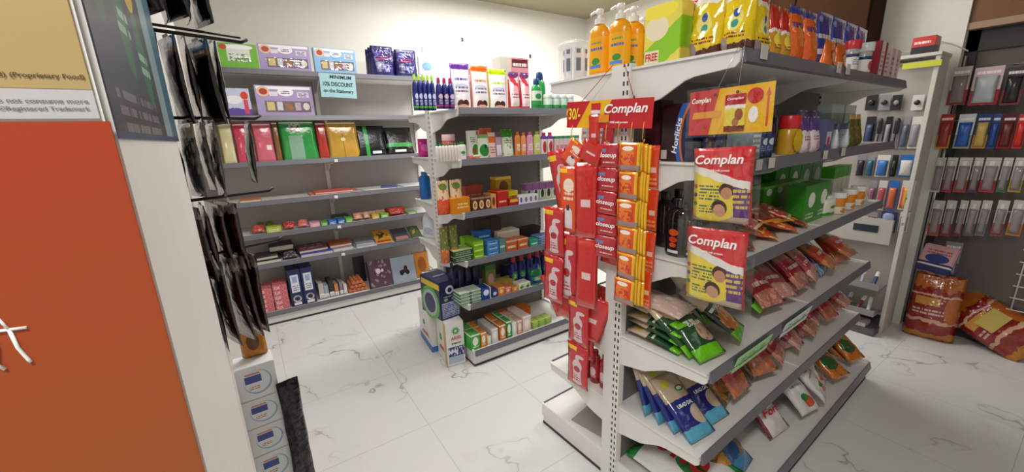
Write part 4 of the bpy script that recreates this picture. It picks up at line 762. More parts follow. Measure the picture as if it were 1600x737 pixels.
for px, i in ((1194, 'below the corner pouch'), (1311, 'left one of the pair below the tubs'), (1325, 'right one of the pair below the tubs')):
    s = U('A', -.385, z, px)
    tag(put(Ob('price_ticket', boxes('price_ticket', [(-.02, .02, -.001, .001, -.015, .022)], plain('pale_ticket', 'cfcac6', .5))), 'A', s, -.386, z-.004), 'pale price ticket on top shelf rail, '+i, 'price tag')

z = ZA[1]
def mk_hor(w, d, h):
    m = art('dark_malt_carton', '2c171c', [('e', 1.15, .45, .72, .8, '2a6ab8'), ('e', 1.2, .42, .62, .72, 'd8702c'), ('e', 1.22, .42, .58, .68, '232a58'), ('r', 0, .2, .04, .2, 'c8b8b0')], .3)
    return [P('carton', box('carton', w, d, h, m)), P('lettering', text('Horlicks', w*.17, WINK, .1, width=h*.62), (0, -d/2-.0015, h*.45), (0, -1.45, 0))]
rowE(.06, z, 1030, 1080, 162, 1, mk_hor, 'malt_drink_carton', 'dark carton with blue swoosh standing behind the left banner on second shelf', 'box', d=.12)
rowE(.1, z, 995, 1028, 158, 1, mk_carton(art('maroon_carton', '4a1c22', [('r', .1, .9, .05, .2, 'd8d0c8')], .35)), 'malt_drink_carton', 'maroon carton beside the white upright on second shelf', 'box', d=.08)
rowE(.09, z, 1084, 1120, 170, 1, mk_pouch(art('blue_violet_pack', '2c3a70', [('v', 'c86a30', 4, .25)], .2, .4)), 'drink_powder_pouch', 'dark blue pouch behind the yellow banner on second shelf', 'pouch', d=.08)
row('A', FA, z, 1172, 1186, 186, 1, mk_carton(art('grey_steel_box', '8a98a0', [('t', .1, .9, .2, .8, 5, 'dfe6ea')], .3)), 'noodle_box', 'grey carton right behind the yellow banner', 'box', d=.08)
row('A', FA, z, 1189, 1209, 184, 2, mk_bottle(plain('dark_navy_jar', '1e2648', .2), plain('dark_navy_lid', '232c54', .3), art('dark_jar_label', '232e5c', [('e', .5, .6, .25, .2, 'c8ccd8'), ('t', .2, .8, .1, .4, 3, '8a94b4')]), None, 'tall'), 'chocolate_drink_jar', 'dark navy jar on second foreground shelf', 'jar', d=.06, w=.065)
row('A', FA+.1, z, 1196, 1216, 170, 1, mk_bottle(plain('dark_navy_jar', '1e2648', .2), plain('dark_red_lid', 'a02030', .3), None, None, 'tall'), 'chocolate_drink_jar', 'dark jar with red lid behind the navy jars', 'jar', d=.06)
def mk_yel(w, d, h):
    return [P('jar', lathe('jar', [(w*.4, 0), (w*.45, .02), (w*.45, .62*h), (w*.38, .68*h)], plain('malt_amber', 'c89a28', .25))), P('lid', lathe('lid', [(w*.44, .68*h), (w*.46, .7*h), (w*.46, .95*h), (w*.42, h)], plain('lid_red', 'c8202e', .3))),
            P('neck_tag', prism('neck_tag', [(w*.54*math.cos(a)*(1 if i % 2 else .88), h*.36+h*.3*math.sin(a)*(1 if i % 2 else .88)) for i, a in enumerate([k*PI/10 for k in range(20)])], 'y', -w*.47, -w*.45, plain('sunny_tag', 'e8bc1c', .4)))]
row('A', FA, z, 1236, 1253, 180, 1, mk_yel, 'malt_drink_jar', 'red lidded jar with big yellow scalloped tag on second shelf', 'jar', d=.07, w=.075)
PV = art('lilac_white_pouch', 'e2d4da', [('b', .6, 1, '5a3a86', .2), ('t', .2, .8, .35, .5, 2, 'a04a60'), ('e', .5, .2, .2, .12, 'c89aa0')], .2, .3)
row('A', FA, z, 1255, 1284, 182, 2, mk_pouch(PV), 'baby_cereal_pack', 'white pack with purple top on second foreground shelf', 'pouch', d=.05)
row('A', FA+.08, z, 1245, 1285, 172, 2, mk_pouch(PV), 'baby_cereal_pack', 'white pack with purple top, in the row further back', 'pouch', d=.05)
row('A', FA, z, 1285, 1298, 186, 1, mk_carton(art('blue_red_cereal', '5a628c', [('r', .2, .8, .2, .6, 'c8ccd8'), ('e', .5, .3, .2, .15, 'c83a4a')], .35)), 'cereal_box', 'slate blue carton between white packs on second shelf', 'box', d=.05)
SH = art('white_shield_pack', 'dcdfe6', [('b', .75, 1, '7a88a8', .1), ('t', .2, .8, .3, .6, 3, '9aa3b8')], .3)
row('A', FA, z, 1299, 1330, 192, 2, mk_pouch(SH), 'cereal_pack', 'white and grey pouch near the far end of second shelf', 'pouch', d=.04, twist=.5)
row('A', FA, z, 1331, 1348, 178, 2, mk_pouch(art('olive_pack', '5c5420', [('v', '8a7a20', 4, .3), ('b', .85, 1, 'c8a03a')], .25, .4)), 'spice_pack', 'olive brown pouch at far end of second shelf', 'pouch', d=.05)
row('A', FA+.1, z, 1290, 1330, 164, 2, mk_carton(art('teal_tray', '9ab0ac', [('b', .8, 1, 'c8d8d4')], .3)), 'cereal_box', 'pale teal carton lying on packs at far second shelf', 'box', d=.06)
for px in (1186, 1206, 1290, 1318):
    s = U('A', -.385, z, px)
    tag(put(Ob('price_ticket', boxes('price_ticket', [(-.02, .02, -.001, .001, -.02, .012)], plain('pale_ticket', 'cfcac6', .5))), 'A', s, -.386, z-.004), 'pale price ticket on second foreground shelf rail, '+{1186: 'under the grey carton', 1206: 'under the navy jars', 1290: 'under the white packs', 1318: 'nearest the far end'}[px], 'price tag')

z = ZA[2]
BKB = art('black_handwash_label', '1a1719', [('e', .5, .75, .22, .12, 'd8581c'), ('e', .5, .5, .2, .1, 'c8401c'), ('e', .5, .3, .16, .08, 'd8581c'), ('r', .25, .75, .02, .12, 'e8e8e8')], .15)
BKP = plain('glossy_black_bottle', '151315', .1, coat=1)
for px0, px1, pt, u, l in ((1036, 1062, 312, .03, 'in front with clear orange dots'), (1060, 1082, 330, .05, 'half behind the hanging refill pack'), (1018, 1040, 300, .1, 'closest to the white upright'), (1040, 1060, 296, .15, 'in the second row')):
    rowE(u, z, px0, px1, pt, 1, mk_bottle(BKP, BKP, BKB if u < .08 else None, .55, 'wide', lab=(.05, .55)), 'black_bottle', 'glossy black bottle on third foreground shelf, '+l, 'bottle', d=.05, w=.08)
def lay(px, vf, z, w, t, l, mat, lean, rz, name, label, cat, kind='pillow', letters=None, dz=0, fr='A', group=None, wob=.12, ry=0):
    """a pack whose foot rests on the shelf at depth vf, head leaning to the back"""
    u = max(w*.5+.014, min(U(fr, vf, z+.03, px), 1.775-w*.55)); vf = min(vf, -.022-l*math.sin(lean)-t*.4)
    parts = [P('pouch', pouch('pouch', w, t, l, mat, kind, seed=random.random()*9, wob=wob))]
    for (s, hf, zf, m, sh, wf) in (letters or []): parts.append(P('lettering', drape(text(s, hf*l, m, sh, width=wf*w), w, t, l, kind, zf*l, lift=.004+t*.06)))
    o = thing(name, label, cat, parts, group)
    R = Matrix.Rotation(rz+FRM[fr][2], 4, 'Z') @ Matrix.Rotation(ry, 4, 'Y') @ Matrix.Rotation(-lean, 4, 'X')
    o.matrix_world = Matrix.Translation(Wp(fr, u, vf, z+.006+dz+t*.5*math.sin(lean)*.55)) @ R
    return o
SN = [('c8301c', 'e8a83a', 'red and gold'), ('7a1c14', 'd8862c', 'dark red'), ('d8501c', 'e8c06a', 'orange'), ('b82828', 'e6d0a0', 'red and cream'), ('3a2a24', 'a8542c', 'brown')]
for i, (px, vf, c, rz, lean, dz) in enumerate(((1178, -.33, 4, .5, 1.3, 0), (1196, -.30, 0, .3, 1.2, .02), (1214, -.33, 2, .5, 1.35, .0), (1226, -.30, 0, -.3, 1.2, .03), (1244, -.33, 2, .6, 1.35, .0), (1186, -.315, 3, .2, 1.3, .055), (1206, -.32, 1, -.2, 1.3, .06), (1234, -.315, 3, .3, 1.3, .05), (1262, -.33, 1, .4, 1.3, 0))):
    a, b, l = SN[c]
    lay(px, vf, z, .12, .03, .15, art('snack_'+a, a, [('v', b, 3, .3), ('t', .2, .8, .5, .65, 1, 'f4ead8'), ('b', 0, .07, b)], .12, .6, coat=.6), lean, rz, 'snack_packet', l+' snack packet lying on third foreground shelf, '+['nearest the sleeve', 'second from the sleeve', 'low at the rail', 'in the middle', 'at the rail before the green cartons', 'behind the nearest', 'further back in the pile', 'against the green cartons', 'rightmost at the rail'][i], 'packet', dz=dz)
GT = art('green_tea_box', '3f9a2a', [('e', .5, .82, .25, .1, 'e8f4e0'), ('r', .1, .9, .02, .3, 'd8dccf'), ('b', .92, 1, '6fc04a')], .3)
GT2 = art('green_tea_box_b', '3a8f28', [('e', .55, .6, .25, .2, 'e8f0e0'), ('t', .2, .8, .12, .3, 2, 'cfe8c0')], .3)
row('A', -.165, z, 1188, 1250, 318, 4, mk_carton(GT), 'tea_box', 'green tea box on third foreground shelf', 'box', 'green tea boxes with white foot', d=.07, h=.16)
row('A', -.088, z, 1205, 1285, 300, 4, mk_carton(GT2), 'tea_box', 'green tea box in the taller back row', 'box', 'green tea boxes in back row', d=.07, h=.23)
row('A', FA+.04, z, 1252, 1290, 318, 2, mk_carton(GT2), 'tea_box', 'tall green tea box nearest the shelf front', 'box', d=.07, h=.17)
MW = art('milk_white_green', 'e6ead8', [('b', 0, .2, '4aa03a', .2), ('e', .5, .55, .2, .1, '3f8a34'), ('b', .88, 1, 'efefe6')], .3)
row('A', FA+.02, z, 1291, 1308, 306, 1, mk_bottle(WHB, WHB, MW, None, 'tall', lab=(.05, .8)), 'milk_bottle', 'white bottle with green leaf label on third foreground shelf', 'bottle', d=.06)
OJ = plain('orange_syrup', 'e0861c', .15)
row('A', FA, z, 1309, 1355, 296, 3, mk_bottle(OJ, WHB, art('syrup_label', 'efe2cc', [('e', .5, .4, .35, .3, 'e8901c'), ('t', .2, .8, .7, .9, 1, '4a8a3a')]), None, 'jar', lab=(.02, .35)), 'juice_jar', 'orange jar with white lid on third foreground shelf', 'jar', 'orange jars', d=.06, w=.065)
row('A', FA+.12, z, 1296, 1372, 270, 4, mk_carton(art('green_lid_box', '4aae2c', [('b', 0, .7, 'e2e6da')], .3)), 'cereal_box', 'white carton with bright green top behind orange jars', 'box', 'green topped cartons', d=.06, h=.2)
row('A', FA+.02, z, 1356, 1376, 292, 2, mk_pouch(art('white_salt_pack', 'dcd8cc', [('e', .5, .5, .3, .2, 'd8a06a'), ('b', .85, 1, '6a9a4a')], .25)), 'salt_pouch', 'white and tan pouch at far end of third shelf', 'pouch', d=.05)

# green and beige rice packs, fourth shelf
z = ZA[3]
RG = art('green_rice_pack', 'c9b79c', [('b', 0, .62, '1f4a2a', .03), ('b', 0, .17, '6fc41e', .06), ('e', .72, .36, .3, .16, 'c8a890'), ('s', .5, 1, .22, .5, 'a8705a', 9), ('e', .3, .84, .13, .06, 'c8a820'), ('e', .68, .72, .16, .05, '2f7a4a'), ('e', .68, .72, .1, .025, 'e0e8d8'), ('t', .1, .6, .5, .58, 1, 'e8ecd8')], .22, .5, coat=.4)
RG2 = art('green_flake_pack', 'bfae90', [('b', 0, .6, '16351f', .03), ('b', 0, .15, '64b81e', .06), ('e', .45, .3, .34, .2, 'c87a3a'), ('s', .1, .8, .12, .48, 'e0b070', 7), ('e', .3, .84, .13, .06, 'c8a820'), ('e', .68, .72, .16, .05, '2f7a4a'), ('t', .1, .9, .5, .58, 1, 'e8ecd8')], .22, .5, coat=.4)
# pile of four lying flat with their feet towards the rail
for i in range(4):
    lay(1022-i*3, -.25+.006*i, z, .14, .032, .215, RG, 1.5, .05*(-1)**i, 'rice_pack', 'green and beige rice pack in pile beside the upright, '+LV[4][i], 'packet', dz=.031*i, wob=.1)
lay(1040, -.2, z, .15, .04, .2, art('pinkish_rice_bag', 'd8b8ac', [('v', 'e8d0c8', 5, .3)], .15, .6, coat=.5), 1.45, .1, 'rice_pack', 'pinkish clear bag on top of the green pack pile', 'packet', dz=.128)
for i, (px, vf, m, lean, rz, dz, lt, l) in enumerate(((1078, -.29, RG, .95, .05, 0, None, 'green rice pack standing tilted right of the pile'), (1112, -.34, RG, .98, -.12, 0, ('DALIA', .05, .47, WINK, 0, .45), 'green rice pack with lime foot at shelf front, most visible'),
        (1106, -.2, RG, .8, .1, .03, None, 'green rice pack behind the tilted one, mostly hidden'), (1160, -.34, RG2, 1.0, .35, .02, ('POHA', .045, .5, WINK, 0, .45), 'dark green pack with orange ring snacks pictured'),
        (1150, -.2, RG2, .85, .1, .03, None, 'dark green flakes pack behind the ring snack pack'), (1192, -.3, RG, 1.0, .25, .03, None, 'green rice pack half under the hanging sleeve'))):
    lay(px, vf, z, .145, .05, .26, m, lean, rz, 'rice_pack', l, 'packet', letters=[lt] if lt else None, dz=dz)
def clearbag(name, base, mid, foot, stuff): return art(name, base, [('b', .62, .9, stuff, .25), ('b', .3, .66, mid, .12), ('t', .2, .8, .42, .56, 1, 'f0d8d0'), ('s', 0, 1, 0, .3, foot, 6), ('b', .95, 1, mid)], .1, .9, coat=.8)
PK = clearbag('pink_masala_pack', 'c88a80', 'b03848', 'e0b0a4', '9a6450')
PK2 = clearbag('crimson_clear_pack', 'b0705a', 'a81e2e', 'd88a80', '8a5a44')
PO = clearbag('orange_clear_pack', 'b8744a', 'd0451e', 'e08a50', '8a5a34')
BLC = clearbag('blue_clear_pack', '6a86a8', '2a4a90', 'b0c4e0', '8a6a54')
for i, (px, vf, m, rz, l) in enumerate(((1212, -.33, PK, .1, 'pink glossy spice pack nearest the sleeve at the rail'), (1244, -.33, PK2, .2, 'crimson glossy spice pack above the white card'), (1222, -.2, PK2, -.1, 'crimson glossy spice pack behind the pink one'), (1268, -.33, PK, .1, 'pink glossy spice pack right of the crimson one'), (1256, -.2, PO, .1, 'brown and orange spice pack at the back of fourth shelf'),
        (1290, -.32, BLC, .2, 'blue glossy pack between pink and orange packs'), (1290, -.18, PK2, .1, 'crimson spice pack behind the blue one'), (1318, -.33, PO, .15, 'orange glossy pack near the far end of fourth shelf'), (1340, -.33, PO, .3, 'orange glossy pack at the far end of fourth shelf'), (1324, -.2, PK, .1, 'pink spice pack behind the orange ones'))):
    lay(px, -.29 if vf < -.25 else -.06, z, .15*random.uniform(.9, 1.12), .07 if vf < -.25 else .05, (.235 if vf < -.25 else .2)*random.uniform(.9, 1.04), m, (.9 if vf < -.25 else .12)*random.uniform(.8, 1.1), rz+random.uniform(-.4, .25) if vf < -.25 else 0, 'masala_pack', l, 'packet', dz=0, wob=.2)

# blue dal packs, fifth shelf
z = ZA[4]
UD = art('blue_dal_pack', 'b9a58c', [('b', 0, .58, '1f2a78', .03), ('b', 0, .17, '5aa8cc', .05), ('e', .8, .3, .3, .14, 'c8b8a0'), ('e', .35, .84, .13, .06, 'b8b020'), ('e', .7, .72, .17, .05, '2f7a4a'), ('e', .7, .72, .11, .025, 'e0e8d8')], .2, .5, coat=.4)
UT = [('URAD DAL', .055, .48, WINK, 0, .58)]
for i, (px, vf, rz, lean, dz) in enumerate(((1006, -.135, .0, .36, 0), (1036, -.2, -.05, .6, 0), (1060, -.265, -.08, .8, 0), (1086, -.335, -.12, .95, 0), (1124, -.325, -.1, .95, 0), (1046, -.09, .0, .12, 0), (1078, -.09, .05, .15, 0))):
    lay(px, vf, z, .14, .035, .25, UD, lean, rz, 'dal_pack', 'blue and beige lentil pack, '+['flat against the upright', 'second of the fanned row', 'third of the fanned row', 'topmost of the fanned row at the shelf corner', 'right of the fanned row, partly under the crimson pack', 'at the back, head up', 'at the back beside the crimson packs'][i], 'packet', letters=UT if i in (0, 3, 4) else None, dz=dz)
ALM = art('almond_clear_pack', '5a4634', [('s', 0, 1, 0, 1, 'b07a3a', 5), ('e', .5, .25, .3, .14, 'c8903a'), ('e', .4, .5, .28, .12, 'a86a34'), ('b', .85, 1, '1f2a78')], .15, .6, coat=.5)
RD = clearbag('crimson_dal_pack', 'a8604a', 'a81e32', 'c8702c', '8a5a44')
for i, (px, vf, m, rz, l) in enumerate(((1142, -.33, ALM, .1, 'clear pack of almonds right of the blue lentil packs'), (1146, -.18, RD, .1, 'crimson pack behind the almonds'), (1176, -.24, RD, .2, 'crimson pack right of the almonds'), (1186, -.33, ALM, .4, 'amber nut pack at the bare patch of shelf'), (1210, -.24, PK2, .1, 'red pack under the pale green card'),
        (1240, -.33, PK, .1, 'salmon pack at the rail below the green card'), (1232, -.2, PK2, .1, 'red pack behind the salmon one'), (1262, -.3, PK2, .15, 'crimson pack in the middle of fifth shelf'), (1262, -.17, ALM, .0, 'brown nut pack under the white card'), (1282, -.33, PK, .2, 'pale pink pack right of the middle'), (1312, -.32, PK2, .15, 'crimson pack near the far end of fifth shelf'), (1334, -.33, PK, .3, 'pale pink pack at the far end of fifth shelf'), (1312, -.18, RD, .1, 'dark crimson pack behind the far end ones'))):
    lay(px, -.29 if vf < -.25 else -.06, z, .15*random.uniform(.9, 1.12), .07 if vf < -.25 else .05, (.235 if vf < -.25 else .2)*random.uniform(.9, 1.04), m, (.9 if vf < -.25 else .12)*random.uniform(.8, 1.1), rz+random.uniform(-.4, .25) if vf < -.25 else 0, 'masala_pack', l, 'packet', dz=0, wob=.2)

# base shelf
z = .11
ONE = art('white_green_atta_bag', 'dfdfda', [('r', 0, .12, 0, 1, '1f8a3a'), ('r', .92, 1, 0, 1, '1f8a3a'), ('b', .86, 1, '2a9a44', .05), ('e', .7, .35, .22, .12, '2f8a3c'), ('e', .3, .8, .3, .1, 'c89a5a')], .2, .4, coat=.3)
o = thing('flour_bag', 'white and green flour bag with red lettering on the base shelf', 'bag', [P('pouch', pouch('pouch', .38, .1, .27, ONE, 'pillow', seed=2.2, wob=.012)), P('lettering', drape(text('one', .09, RED, 0, width=.22), .38, .1, .27, 'pillow', .12, lift=.013))])
put(o, 'A', .03, -.225, z+.052, -PI/2, -1.5)
BP = art('blue_clear_base', '1f4a7a', [('b', .5, .75, 'b8a48a', .1), ('b', 0, .2, '3a80b0', .1), ('s', .2, .8, .2, .5, '8a6a3a', 5)], .15, .5, coat=.5)
FT = art('white_fortune_pack', 'dcd4d4', [('b', .8, 1, '5a1c30', .1), ('r', 0, .12, 0, 1, '7a2a3a'), ('e', .6, .7, .2, .1, 'c89aa0')], .12, .5, coat=.6)
PW = art('white_pink_pack', 'd8d4d2', [('b', 0, .35, 'c8286a', .2), ('e', .5, .8, .3, .08, '5a5a5a')], .12, .5, coat=.6)
WP = art('white_veg_pack', 'd6d4d0', [('e', .4, .8, .3, .1, '4a4444'), ('e', .6, .2, .2, .12, 'd0542c'), ('e', .5, .3, .14, .08, '3a7a34'), ('t', .2, .8, .55, .65, 1, '8a8a8a')], .12, .5, coat=.6)
OG = art('orange_bean_pack', 'c8721e', [('e', .4, .4, .3, .2, '2f5a2a'), ('b', .8, 1, 'e08a2a', .1), ('v', '8a4a1c', 5, .2)], .14, .5, coat=.6)
GBP = art('green_blue_pack', '2a3a68', [('b', .7, 1, '9aae4a', .2), ('b', 0, .25, '4aa0a8', .1), ('e', .7, .5, .3, .25, '3f8a3a'), ('e', .8, .2, .2, .12, '7ac83a')], .14, .5, coat=.5)
for i, (px, vf, m, rz, l, lt) in enumerate(((1140, -.36, ALM, .1, 'clear brown pack beside the flour bag', None), (1158, -.40, BP, .1, 'blue pack with beige band, left one', None), (1176, -.28, BP, .1, 'blue pack with beige band, right one', None), (1212, -.42, FT, -.1, 'white pack with red Fort lettering', [('Fort', .12, .35, RED, .2, .7)]), (1226, -.26, PW, .0, 'white pack with pink foot', None), (1198, -.16, RD, .1, 'dark crimson pack under the shelf above', None),
                              (1254, -.34, WP, .05, 'white vegetable picture pack, first of the pair', None), (1282, -.38, WP, .2, 'white vegetable picture pack, second of the pair', None), (1270, -.2, FT, .1, 'silvery white pack behind the vegetable packs', None), (1302, -.26, OG, .1, 'brown bean pack by the white packs', None), (1324, -.38, OG, .3, 'orange pack with green round picture', None), (1330, -.24, GBP, .1, 'navy and green pack near the far corner', None), (1350, -.4, GBP, .2, 'standing navy and lime pack at the far corner', None))):
    lay(px+8, -.385 if vf < -.33 else -.085, z, .17, .075 if vf < -.33 else .045, .27 if vf < -.33 and i < 12 else .19, m, (.95 if vf < -.33 else .2) if i < 12 else .45, rz, 'staple_pack', l+' on the base shelf', 'packet', letters=lt, dz=0, wob=.16)
for (zz, l0, ms, defs) in ((ZA[3], 'fourth', (PK2, PK, PO), ((1208, -.27, 0), (1228, -.3, 1), (1256, -.27, 0), (1276, -.28, 1), (1304, -.28, 2), (1332, -.28, 2))),
                           (ZA[4], 'fifth', (RD, PK2, PK), ((1160, -.3, 0), (1196, -.3, 0), (1224, -.3, 1), (1250, -.28, 2), (1274, -.29, 1), (1300, -.28, 0), (1326, -.28, 2))),
                           (.11, 'base', (WP, PW, OG), ((1266, -.3, 0), (1288, -.3, 0), (1314, -.3, 2), (1338, -.32, 2)))):
    for i, (px, vf, k) in enumerate(defs):
        lay(px, -.335 if zz > .2 else -.435, zz, .15, .055, .21, ms[k], random.uniform(.8, 1.1), random.uniform(-.4, .4), 'staple_pack', 'glossy pack lying on top of others, %s foreground shelf, %s' % (l0, ordi(i, len(defs))), 'packet', dz=.052, wob=.2)
# cards on the rails
for (pxa, pxb, zz, col, l) in ((1150, 1204, ZA[3], 'a9dc9a', 'pale green'), (1225, 1266, ZA[3], 'd6e2e0', 'white')):
    a, b = U('A', -.385, zz, pxa), U('A', -.385, zz, pxb); w = b-a
    o = thing('shelf_card', l+' paper card with handwritten lines taped to fourth shelf rail', 'sign', [P('paper', boxes('paper', [(-w/2, w/2, -.0008, .0008, -.06, .012)], art('card_'+col, col, [('t', .15, .85, .25, .8, 3, '5f8a5f')], .7)))])
    put(o, 'A', (a+b)/2, -.389, zz, 0, .25)

# left side of unit A
rowE(.05, ZA[1], 908, 975, 196, 7, mk_carton(art('white_slim_carton', 'e9e6e4', [('t', .2, .8, .3, .9, 4, '9a8a90')], .4)), 'candle_carton', 'slim white carton on the left side second shelf behind sachets', 'box', 'slim white cartons', d=.1)
row('A', .33, ZA[3], 868, 905, 478, 2, mk_carton(art('biscuit_carton', 'd8cfc4', [('v', 'c8502c', 5, .3), ('b', .8, 1, 'b8863a')], .4)), 'biscuit_pack', 'white orange biscuit pack on left side shelf', 'packet', d=.1, h=.05, side=1, up=2)
rowE(.03, ZA[3], 876, 938, 478, 3, mk_carton(art('biscuit_carton2', 'e0d8cc', [('v', 'c8502c', 4, .3), ('r', 0, 1, 0, .2, 'e8e6e2')], .4)), 'biscuit_pack', 'flat biscuit pack at near end, left side shelf', 'packet', d=.14, h=.03, up=2)
rowE(.04, ZA[3], 925, 948, 450, 1, mk_pouch(art('red_nut_pouch', 'a83028', [('v', 'd8b09a', 4, .25)], .2, .5)), 'snack_packet', 'red printed pouch leaning on the white upright, left side', 'pouch', d=.05)
RDB = plain('red_bottle', 'a01e28', .2)
rowE(.03, ZA[4], 890, 948, 545, 4, mk_bottle(RDB, RDB, art('red_shampoo_label', 'b02430', [('e', .5, .5, .3, .3, 'e8c8c8'), ('t', .2, .8, .1, .3, 2, 'f0d8d8')]), None, 'tall'), 'shampoo_bottle', 'dark red shampoo bottle on left side fifth shelf', 'bottle', 'dark red shampoo bottles', d=.04, w=.05)
tag(put(Ob('cardboard_sheet', boxes('cardboard_sheet', [(-.17, .17, -.12, .12, 0, .004)], plain('grey_cardboard', 'a39a95', .7))), 'A', .22, .2, .1115, .15), 'grey cardboard sheet lying on the empty base shelf', 'cardboard')

# ================================================================== HANGING STRIPS AND BANNERS AT THE END OF UNIT A
def hp(u, px0, px1, py0, py1, fr='A'):
    """a rectangle hanging in the plane u, facing the aisle end: centre v, centre z, width, height"""
    v0, v1 = None, None
    zc = 1.3
    for _ in range(3):
        v0 = Vv(fr, u, zc, px0); v1 = Vv(fr, u, zc, px1); vm = (v0+v1)/2
        zt, zb = Zt(fr, u, vm, py0), Zt(fr, u, vm, py1); zc = (zt+zb)/2
    return vm, zc, v0-v1, zt-zb
def cardboard(w, h, m, t=.0012): return boxes('card', [(-w/2, w/2, -t/2, t/2, -h/2, h/2)], m, .0004)
BR = art('red_yellow_banner', 'c8202a', [('b', -1, .0, 'c8202a'), ('e', .0, -1, .01, .01, 'c8202a')], .3)
v, zc, w, h = hp(-.05, 886, 1021, 156, 200)
YP = plain('banner_yellow', 'f0b81c', .35)
def slant(x0, x1, w, h, s, m, y, nm): return prism(nm, [(x0*w, -h/2), (x1*w, -h/2), ((x1+s)*w, h/2), ((x0+s)*w, h/2)], 'y', y-.0006, y, m)
ban = thing('hanging_banner', 'red banner with price 30 and white Complan lettering tied under the top shelf', 'sign', [
    P('card', cardboard(w, h, plain('banner_red', 'c91f2b', .35))),
    P('yellow_stripe', slant(-.36, -.1, w, h, .17, YP, -.0012, 'yellow_stripe')),
    P('pack_picture', boxes('pack_picture', [(-.17*w, -.06*w, -.0032, -.002, -.42*h, .4*h)], art('mini_pack', '8a4a1c', [('b', .7, 1, 'c8202a', .1), ('b', .55, .7, 'e8e0e0', .1), ('e', .5, .3, .3, .2, 'e8b83a')], .4)), kids=[P('offer_burst', boxes('offer_burst', [(-.07*w, .05*w, -.0044, -.0034, -.3*h, -.02*h)], plain('burst_orange', 'e8902a', .4)))]),
    P('lettering', text('30/-', h*.44, YINK, .1, width=w*.16), (-.39*w, -.003, .04*h)),
    P('lettering', text('\u20b9', h*.26, YINK, .1, width=w*.03), (-.485*w, -.003, .1*h)),
    P('lettering', text('Complan', h*.42, WINK, .25, width=w*.46, ), (.22*w, -.003, .14*h)),
    P('lettering', text('100% milk protein', h*.1, WINK, .2, width=w*.2), (.16*w, -.003, -.3*h)),
    P('tie_string', tube('tie_string', [(-.3*w, 0, h/2), (.12*w-.04, .02, h/2+.115)], .0012, plain('red_string', 'a82a2a', .6))),
    P('tie_string', tube('tie_string', [(.3*w, 0, h/2), (.13*w, .02, h/2+.12)], .0012, plain('red_string', 'a82a2a', .6)), kids=[P('knot', lathe('knot', [(.001, 0), (.004, .004), (.004, .008), (.001, .012)], plain('red_string', 'a82a2a', .6)), (.3*w, 0, h/2-.003))])])
put(ban, 'A', -.05, v, zc, -PI/2, 0, .04)
for i, fx in enumerate((-.42, -.28, -.12, .02, .16, .3, .42)):
    vv = v-fx*w
    tag(put(Ob('banner_hook', tube('banner_hook', [(0, 0, .02), (0, -.004, -.0), (0, -.006, -.03), (0, 0, -.045), (0, .006, -.035)], .0014, plain('yellow_hook', 'e8a83c', .4))), 'A', -.05, vv, zc-h/2-.005, -PI/2), 'thin yellow hook under the red banner, '+ordi(i, 7), 'hook', 'banner hooks')
def strip(u, px0, px1, py0, py1, n, mat, name, label, letters=None, top=None, ry=0, d=.011, rz=0, seal=.05, group=None):
    v, zc, w, h = hp(u, px0, px1, py0, py1)
    sh = h/n; parts = []
    for i in range(n):
        x = 0; kids = []
        me = pouch('sachet', w, d, sh*.985, mat, 'pillow', seed=random.random()*9, wob=.12, nx=7, nz=8)
        ry_ = random.uniform(-.02, .02)
        if letters:
            s, hf, zf, m, shr, wf = letters
            kids.append(P('lettering', drape(text(s, hf*sh, m, shr, width=wf*w), w, d, sh, 'pillow', zf*sh, lift=.002)))
        parts.append(P('sachet', me, (random.uniform(-.002, .002), random.uniform(-.003, .003), h/2-sh*(i+1)), (0, ry_, random.uniform(-.12, .12)), kids))
    if top: parts.append(P('top_flap', pouch('top_flap', w, d*.6, top[2], mat, 'pillow', seed=2, nx=6, nz=6), (0, 0, h/2-.002), (top[1], top[0], 0)))
    o = thing(name, label, 'sachet strip', parts, group); put(o, 'A', u, v, zc, -PI/2+rz, 0, ry)
    return o
HT = 'hanging under the red banner'
SR = art('red_bottle_sachet', 'c4222c', [('b', 0, .04, 'e06a6a'), ('r', .32, .68, .08, .48, 'dcc4c8'), ('e', .5, .5, .22, .14, 'dcc4c8'), ('e', .5, .1, .22, .05, 'dcc4c8'), ('r', .42, .58, .6, .72, 'dcc4c8'), ('e', .62, .73, .18, .04, 'dcc4c8'), ('e', .5, .42, .15, .07, 'b01c2c'), ('t', .34, .66, .14, .3, 3, 'b01c2c'), ('r', .0, .45, .84, .93, 'f0c020')], .15, .6, coat=.7)
OS = art('orange_sachet', 'e4501a', [('e', .5, .72, .26, .1, 'f4ead8'), ('t', .25, .75, .5, .8, 4, 'f8dcc8'), ('r', .3, .7, .06, .3, 'e9dfe0'), ('e', .5, .3, .2, .08, 'e9dfe0'), ('r', .42, .56, .34, .42, '2c2c5a'), ('r', 0, .4, .9, .96, 'f0c020')], .15, .4, coat=.6)
RP = art('red_plain_sachet', 'cc2422', [('r', .3, .7, .42, .52, 'e8c8c8'), ('b', 0, .03, 'e85a4a')], .12, .5, coat=.8)
CS = art('crimson_closeup_sachet', 'b81e30', [('b', 0, .06, 'd8484a'), ('r', .0, .45, .66, .8, '6a7ab0'), ('t', .3, .8, .2, .3, 1, 'f0d0d0')], .12, .5, coat=.8)
OY = art('orange_gold_sachet', 'e0501a', [('r', .84, 1, 0, 1, 'f0b41c'), ('r', 0, .05, 0, 1, 'f0b41c'), ('b', .92, 1, 'f0b41c'), ('b', .06, .22, '9a8a84', .05), ('e', .42, .52, .3, .3, 'ec7a2a'), ('e', .42, .8, .26, .08, 'f4ecdc'), ('s', .1, .75, .28, .6, 'c83a1c', 6)], .15, .4, coat=.6)
